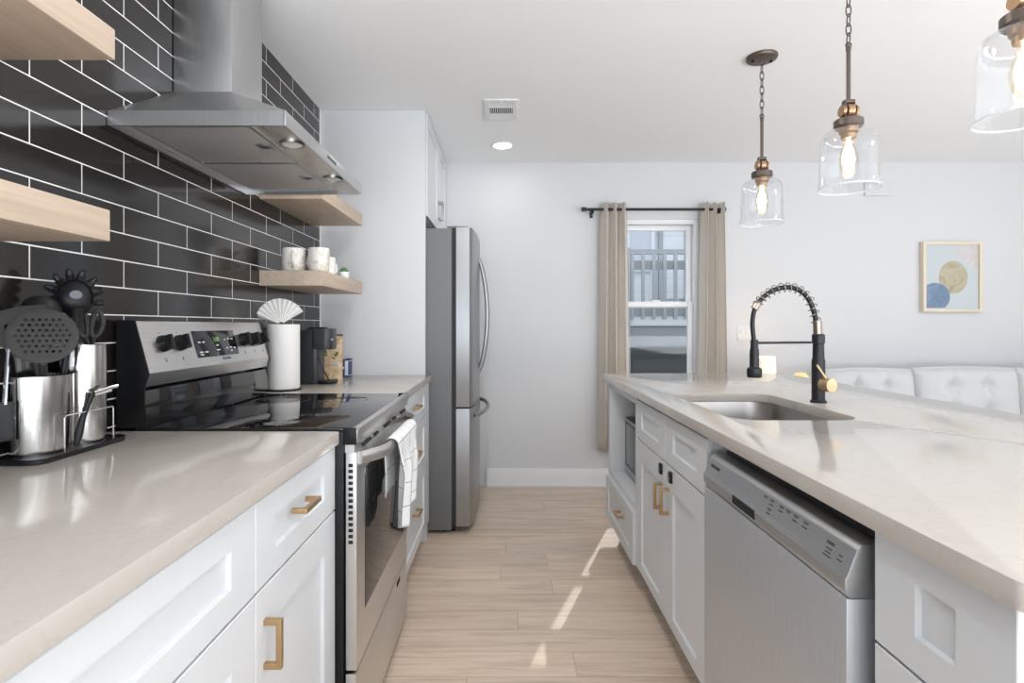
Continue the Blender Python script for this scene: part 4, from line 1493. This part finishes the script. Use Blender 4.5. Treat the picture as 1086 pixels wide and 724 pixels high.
# ------------------------------------------------------------------ pendants
def pendant(x, y, label):
    t = thing('pendant_light', label, 'pendant light', (x, y, H), 'glass bell pendants over the island')
    MB().lathe([(0, 0), (.067, 0), (.068, -.006), (.064, -.014), (.050, -.019), (0, -.020)], (x, y, H), 40).build('canopy', BRONZE, t)
    b = MB()
    for s in (-1, 1):
        b.cyl((x + s * .042, y, H - .018), (x + s * .042, y, H - .026), .006, seg=12)
    b.build('canopy_screw', BLACK, t)
    MB().tube([(x + .011 * math.cos(a), y, H - .030 + .011 * math.sin(a)) for a in [2 * PI * k / 16 for k in range(16)]], .0028, 8, closed=True).build('canopy_loop', BRONZE, t)
    b = MB()
    n, z = 7, H - .040
    pitch = (H - .040 - 2.172) / n
    for k in range(n):
        zc = z - pitch * (k + .5)
        hh = pitch * .5 + .005
        pts = []
        for j in range(20):
            a = 2 * PI * j / 20
            w = .0085 * math.cos(a)
            pts.append((x + (w if k % 2 else 0), y + (0 if k % 2 else w), zc + hh * math.sin(a)))
        b.tube(pts, .0022, 8, closed=True)
    b.build('chain', BRONZE, t)
    MB().tube([(x + .009 * math.cos(a), y, 2.168 + .009 * math.sin(a)) for a in [2 * PI * k / 14 for k in range(14)]], .0025, 8, closed=True).cyl((x, y, 2.160), (x, y, 1.978), .0068, seg=14).cyl((x, y, 2.162), (x, y, 2.150), .0085, seg=14).build('rod', BRONZE, t)
    # swivel joint: bronze yoke with a copper barrel
    b = MB()
    b.box(x - .017, x + .017, y - .012, y + .012, 1.968, 1.980, .003)
    b.box(x - .017, x - .012, y - .012, y + .012, 1.912, 1.970, .001).box(x + .012, x + .017, y - .012, y + .012, 1.912, 1.970, .001)
    b.build('yoke', BRONZE, t)
    MB().cyl((x - .011, y, 1.942), (x + .011, y, 1.942), .024, seg=28).cyl((x - .026, y, 1.942), (x - .0175, y, 1.942), .019, .022, seg=24).cyl((x + .0175, y, 1.942), (x + .026, y, 1.942), .022, .019, seg=24).build('swivel_barrel', COPPER, t)
    MB().lathe([(0, 1.914), (.040, 1.914), (.045, 1.910), (.045, 1.890), (.042, 1.886), (0, 1.886)], (x, y, 0), 36).build('cap', BRONZE, t)
    MB().lathe([(0, 1.886), (.031, 1.886), (.029, 1.868), (.0235, 1.862), (.0225, 1.848), (0, 1.846)], (x, y, 0), 32).build('socket', COPPER, t)
    g = [(.043, 1.8855), (.047, 1.882), (.062, 1.876), (.078, 1.865), (.086, 1.848), (.0885, 1.825), (.0895, 1.76), (.091, 1.71), (.094, 1.688), (.0955, 1.680)]
    g2 = [(r - .0032, z - .0006) for r, z in reversed(g)]
    g2[0] = (.0915, 1.6795)
    MB().lathe(g + [(.0945, 1.677)] + g2, (x, y, 0), 56, closed=True).build('glass_shade', GLASS, t)
    MB().tube([(x + .0945 * math.cos(2 * PI * k / 56), y + .0945 * math.sin(2 * PI * k / 56), 1.679) for k in range(56)], .0026, 8, closed=True).build('glass_rim', RIMGLASS, t)
    bl = MB().lathe([(.012, 1.848), (.014, 1.835), (.022, 1.812), (.0285, 1.785), (.0285, 1.765), (.022, 1.742), (.010, 1.728), (0, 1.725)], (x, y, 0), 32).build('bulb', BULBGLASS, t)
    MB().tube([(x, y, 1.846), (x, y, 1.825)], .006, 10).lathe([(0, 1.826), (.009, 1.824), (.017, 1.80), (.0195, 1.775), (.012, 1.748), (0, 1.742)], (x, y, 0), 18).build('filament', GLOW, bl)
    return t


pen = pendant(1.1686, 2.501, 'glass bell pendant nearest the window, its whole ceiling canopy in view')
copy_tree(pen, (1.1686, 1.868, H), 'middle glass bell pendant hanging on a chain over the sink side')
copy_tree(pen, (1.1686, 1.232, H), 'glass bell pendant cut off by the photo edge, largest of the three')

# ------------------------------------------------------------------ ceiling items
t = thing('ceiling_vent', 'white rectangular ceiling air register near the recessed light', 'vent', (-.03, 3.117, H))
MB().plate(rrect(-.126, .066, 2.964, 3.272, .004, 2), [rrect(-.096, .036, 3.000, 3.06, .002, 2), rrect(-.096, .036, 3.075, 3.165, .002, 2), rrect(-.096, .036, 3.18, 3.235, .002, 2)], H - .008, H - .0005, .002).build('frame', PLASTICW, t)
MB().box(-.10, .04, 2.99, 3.24, H - .0012, H - .0004).build('backing', GAP, t)
b = MB()
for k in range(13):
    x = -.094 + k * .0102
    b.box(x, x + .0042, 3.075, 3.165, H - .0075, H - .002)
for k in range(3):
    b.box(-.096, .036, 3.012 + k * .018, 3.016 + k * .018, H - .0075, H - .002)
    b.box(-.096, .036, 3.186 + k * .016, 3.196 + k * .016, H - .0075, H - .002)
b.build('louvre', PLASTICW, t)
MB().cyl((-.03, 2.985, H - .012), (-.03, 2.985, H - .007), .006, seg=12).build('lever', PLASTICW, t)

t = rl = thing('recessed_light', 'round lit recessed ceiling light near the wall cabinet', 'ceiling light', (-.026, 3.732, H))
MB().lathe([(.078, -.0005), (.076, -.006), (.066, -.007), (.063, -.003), (.063, -.0005)], (-.026, 3.732, H), 44, closed=True).build('trim_ring', PLASTICW, t)
MB().lathe([(0, -.003), (.0625, -.003), (.0625, -.0008), (0, -.0008)], (-.026, 3.732, H), 44).build('lens', LENS, t)
ld = bpy.data.lights.new('recessed_lamp', 'AREA'); ld.shape = 'DISK'; ld.size = .12; ld.energy = 1.3; ld.color = (1, .97, .93)
lo_ = bpy.data.objects.new('recessed_lamp', ld); COL.objects.link(lo_); lo_.location = (0, 0, -.012); lo_.parent = t
for (rx, ry, pw, lb) in ((-.026, 1.80, 12.5, 'recessed ceiling light above the aisle between range and sink'), (-.026, -.45, 1.5, 'unseen recessed light added above the near end of the aisle'), (2.9, 1.2, 6, 'unseen recessed light added above the living area')):  # out of view; the near-end and living-area lights are added for brightness
    c_ = copy_tree(rl, (rx, ry, H), lb)
    for ch in c_.children:
        if ch.type == 'LIGHT':
            ch.data = ch.data.copy()
            ch.data.energy = pw

# ------------------------------------------------------------------ curtains
t = thing('curtain_rod', 'black curtain rod with square finials above the window', 'curtain rod', (1.09, 4.05, 2.070))
MB().cyl((.585, 4.05, 2.070), (1.595, 4.05, 2.070), .0105, seg=18).build('rod', BLACKM, t)
for x0, x1 in ((.555, .590), (1.590, 1.625)):
    MB().box(x0, x1, 4.035, 4.065, 2.055, 2.085, .004).build('finial', BLACKM, t)
for x in (.640, 1.5755):
    MB().box(x - .008, x + .008, 4.04, YB - .0005, 2.045, 2.062, .002).box(x - .012, x + .012, YB - .006, YB - .0005, 2.02, 2.08, .002).box(x - .006, x + .006, 4.04, 4.06, 2.04, 2.06).build('bracket', BLACKM, t)


def curtain(x0, x1, z0, z1, folds, amp, label, phase=0.0, flare=0.0):
    b = MB()
    nx, nz = 90, 26
    rows = []
    for j in range(nz + 1):
        v = j / nz
        z = z1 + (z0 - z1) * v
        row = []
        for i in range(nx + 1):
            u = i / nx
            s = u + .012 * math.sin(3 * v + 5 * u)
            x = x0 + (x1 - x0) * s + flare * v * (u - .5)
            ph = 2 * PI * folds * u + phase
            y = 4.05 + (amp + .004 * math.sin(4 * v + 9 * u)) * math.sin(ph) + .006 * v * math.sin(ph * 2.1 + 1)
            x += .012 * math.sin(2 * ph) * .6
            row.append(b.bm.verts.new((x, y, z)))
        rows.append(row)
    for A, B in zip(rows[:-1], rows[1:]):
        for k in range(nx):
            b.bm.faces.new((A[k], A[k + 1], B[k + 1], B[k]))
    o = b.build('curtain', CURTAIN, smooth=180)
    md = o.modifiers.new('thick', 'SOLIDIFY'); md.thickness = .003; md.offset = 0
    return tag(o, label, 'curtain', 'beige window curtains')


curtain(.690, .893, .279, 2.118, 3.0, .046, 'beige curtain panel on the refrigerator side of the window', phase=.6, flare=.03)
curtain(1.455, 1.606, .279, 2.118, 2.5, .046, 'beige curtain panel on the sofa side of the window', phase=2.2, flare=.06)

# ------------------------------------------------------------------ wall items
t = thing('picture_frame', 'framed abstract print with gold and blue circles on the back wall', 'picture', (3.343, YB, 1.311))
x0, x1, z0, z1, yf = 3.119, 3.562, 1.313, 1.838, YB - .042
b = MB()
fw = .022
b.box(x0, x0 + fw, yf, YB - .001, z0, z1, .001).box(x1 - fw, x1, yf, YB - .001, z0, z1, .001)
b.box(x0 + fw, x1 - fw, yf, YB - .001, z0, z0 + fw, .001).box(x0 + fw, x1 - fw, yf, YB - .001, z1 - fw, z1, .001)
b.build('frame', PALEWOOD, t)
pr = MB().box(x0 + fw, x1 - fw, yf + .015, YB - .002, z0 + fw, z1 - fw).build('print', PRINTPAPER, t)
yp = yf + .0145


def art(name, pts, mat, k):
    b = MB()
    MM = frame_mat((0, yp - .0004 * k, 0), (1, 0, 0), (0, 0, 1))
    b.plate(pts, [], -.0003, .0003, mat=MM)
    b.build(name, mat, pr)


ax0, ax1, az0, az1 = x0 + fw, x1 - fw, z0 + fw, z1 - fw


def clip(pts):
    return [(min(max(px, ax0), ax1), min(max(pz, az0), az1)) for px, pz in pts]


art('pink_wash', [(ax1 - .15, az1), (ax1 - .16, az1 - .08), (ax1 - .10, az1 - .13), (ax1 - .02, az1 - .19), (ax1, az1 - .19), (ax1, az1)], PINKPRINT, 1)
art('gold_circle', ellipse(3.352, 1.572, .108, .122, 48), GOLDPRINT, 2)
bc = []
for p in clip([(max(px, ax0 + .006), max(pz, az0 + .008)) for px, pz in ellipse(3.215, 1.425, .112, .105, 64)]):
    if not bc or (abs(p[0] - bc[-1][0]) + abs(p[1] - bc[-1][1]) > 1e-5):
        bc.append(p)
art('blue_circle', bc, BLUEPRINT, 3)
MB().box(ax0, ax1, yf + .006, yf + .008, az0, az1).build('glazing', PANE, t)

t = thing('switch_plate', 'white double light switch plate on the back wall by the curtain', 'switch', (1.794, YB, 1.152))
o = MB().box(1.744, 1.844, YB - .006, YB - .0003, 1.097, 1.212, .002).build('plate', PLATE, t)
for x in (1.772, 1.816):
    MB().box(x - .005, x + .005, YB - .013, YB - .005, 1.146, 1.166, .002).build('toggle', PLASTICW, t)
t = thing('wall_cover', 'pale rectangular cover plate high on the back wall', 'cover plate', (2.80, YB, 2.236))
MB().box(2.70, 2.91, YB - .014, YB - .0003, 2.187, 2.286, .003).build('cover', WALL, t)
MB().box(2.72, 2.89, YB - .017, YB - .013, 2.198, 2.206, .001).build('lower_slot', PLATE, t)

# ------------------------------------------------------------------ living area
t = thing('side_table', 'small wooden side table behind the island carrying the lit lamp', 'side table', (1.87, 3.80, 0))
MB().plate(rrect(1.63, 2.105, 3.58, 4.02, .02, 4), [], .565, .59, .003).build('top', SIDEWOOD, t)
for x in (1.66, 2.075):
    for y in (3.61, 3.99):
        MB().cyl((x, y, 0), (x, y, .566), .013, .018, 14).build('leg', SIDEWOOD, t)
t = thing('table_lamp', 'small lit table lamp with a warm white shade behind the island', 'lamp', (1.815, 3.85, .590))
MB().lathe([(0, 0), (.05, 0), (.05, .012), (.02, .03), (.034, .09), (.030, .16), (.010, .20), (.008, .26), (0, .26)], (1.815, 3.85, .5903), 32).build('base', PORCELAIN, t)
MB().lathe([(.082, .19), (.072, .400), (.070, .400), (.080, .19)], (1.815, 3.85, .5903), 44, closed=True).build('shade', SHADE, t)
ld = bpy.data.lights.new('lamp_bulb', 'POINT'); ld.energy = 1.3; ld.color = (1, .72, .42); ld.shadow_soft_size = .03
lo_ = bpy.data.objects.new('lamp_bulb', ld); COL.objects.link(lo_); lo_.location = (0, 0, .33); lo_.parent = t
t = thing('ornament', 'small rounded amber ornament beside the lit lamp', 'ornament', (2.045, 3.80, .59))
MB().lathe([(0, 0), (.035, 0), (.048, .02), (.060, .11), (.062, .20), (.052, .265), (.030, .290), (0, .295)], (2.045, 3.80, .5903), 32).build('globe', AMBER, t)

# sofa against the back wall
t = thing('sofa', 'white tufted sofa against the back wall behind the island', 'sofa', (3.2, 3.7, 0))
MB().box(2.16, 4.5, 3.30, 4.04, .12, .30, .03, 3).build('base', SOFA, t)
MB().box(2.16, 4.5, 3.86, 4.06, .14, .76, .05, 4).build('back_frame', SOFA, t)
MB().box(2.12, 2.27, 3.22, 4.05, .12, .58, .05, 4).build('arm', SOFA, t)
MB().box(4.42, 4.57, 3.22, 4.05, .12, .58, .05, 4).build('arm', SOFA, t)
for x in (2.2, 4.46):
    for y in (3.28, 3.98):
        MB().cyl((x, y, 0), (x, y, .13), .018, .026, 14).build('leg', SIDEWOOD, t)
for k in range(3):
    MB().box(2.28 + k * .715, 2.28 + (k + 1) * .715 - .006, 3.24, 3.80, .30, .46, .045, 4).build('seat_cushion', SOFA, t)


def back_cushion(x0, x1, z0, z1, lean):
    """tufted cushion: a grid front with dimples at the buttons"""
    b = MB()
    nx, nz = 44, 30
    xc, hw = (x0 + x1) / 2, (x1 - x0) / 2
    btn = [(-.33, .46), (.33, .46), (-.33, -.28), (.33, -.28)]

    def depth(u, v):
        e = (1 - abs(u) ** 5) ** .5 * (1 - abs(v) ** 5) ** .5
        d = .085 * e
        for bu, bv in btn:
            r2 = ((u - bu) / .22) ** 2 + ((v - bv) / .26) ** 2
            d -= .045 * math.exp(-r2 * 1.6) * e
            # pleats running from the buttons to the edges
            if v > bv:
                d -= .016 * math.exp(-((u - bu) / .055) ** 2) * e * (1 if bv > 0 else .5)
            else:
                d -= .012 * math.exp(-((u - bu) / .055) ** 2) * e
        return d
    F, B = [], []
    for j in range(nz + 1):
        v = -1 + 2 * j / nz
        fr, bk = [], []
        for i in range(nx + 1):
            u = -1 + 2 * i / nx
            z = z0 + (z1 - z0) * (j / nz) + .014 * (1 - u * u) * (j / nz)
            x = xc + hw * u
            y = 3.80 + lean * (j / nz)
            fr.append(b.bm.verts.new((x, y - depth(u, v) - .01, z)))
            bk.append(b.bm.verts.new((x, y + .05 * (1 - abs(u) ** 6) * (1 - abs(v) ** 6), z)))
        F.append(fr); B.append(bk)
    for j in range(nz):
        for i in range(nx):
            b.bm.faces.new((F[j][i], F[j][i + 1], F[j + 1][i + 1], F[j + 1][i]))
            b.bm.faces.new((B[j][i], B[j + 1][i], B[j + 1][i + 1], B[j][i + 1]))
    for i in range(nx):
        b.bm.faces.new((F[0][i], B[0][i], B[0][i + 1], F[0][i + 1]))
        b.bm.faces.new((F[nz][i], F[nz][i + 1], B[nz][i + 1], B[nz][i]))
    for j in range(nz):
        b.bm.faces.new((F[j][0], F[j + 1][0], B[j + 1][0], B[j][0]))
        b.bm.faces.new((F[j][nx], B[j][nx], B[j + 1][nx], F[j + 1][nx]))
    bmesh.ops.recalc_face_normals(b.bm, faces=b.bm.faces)
    c = b.build('back_cushion', SOFA, t, smooth=60)
    pts = []
    for i in range(25):
        u = -1 + 2 * i / 24
        pts.append((xc + hw * u, 3.80 + lean - .010, z1 + .014 * (1 - u * u) + .002))
    MB().tube(pts, .0055, 8).build('piping', SOFA, c)
    bb = MB()
    for bu, bv in btn:
        j = (bv + 1) / 2
        bb.sphere((xc + hw * bu, 3.80 + lean * j - depth(bu, bv) - .012, z0 + (z1 - z0) * j + .014 * (1 - bu * bu) * j), .011, (1, .5, 1), 12)
    bb.build('button', SOFA, c)


back_cushion(2.20, 2.83, .46, .895, .03)
back_cushion(2.835, 3.55, .46, .905, .03)
back_cushion(3.555, 4.36, .46, .905, .03)
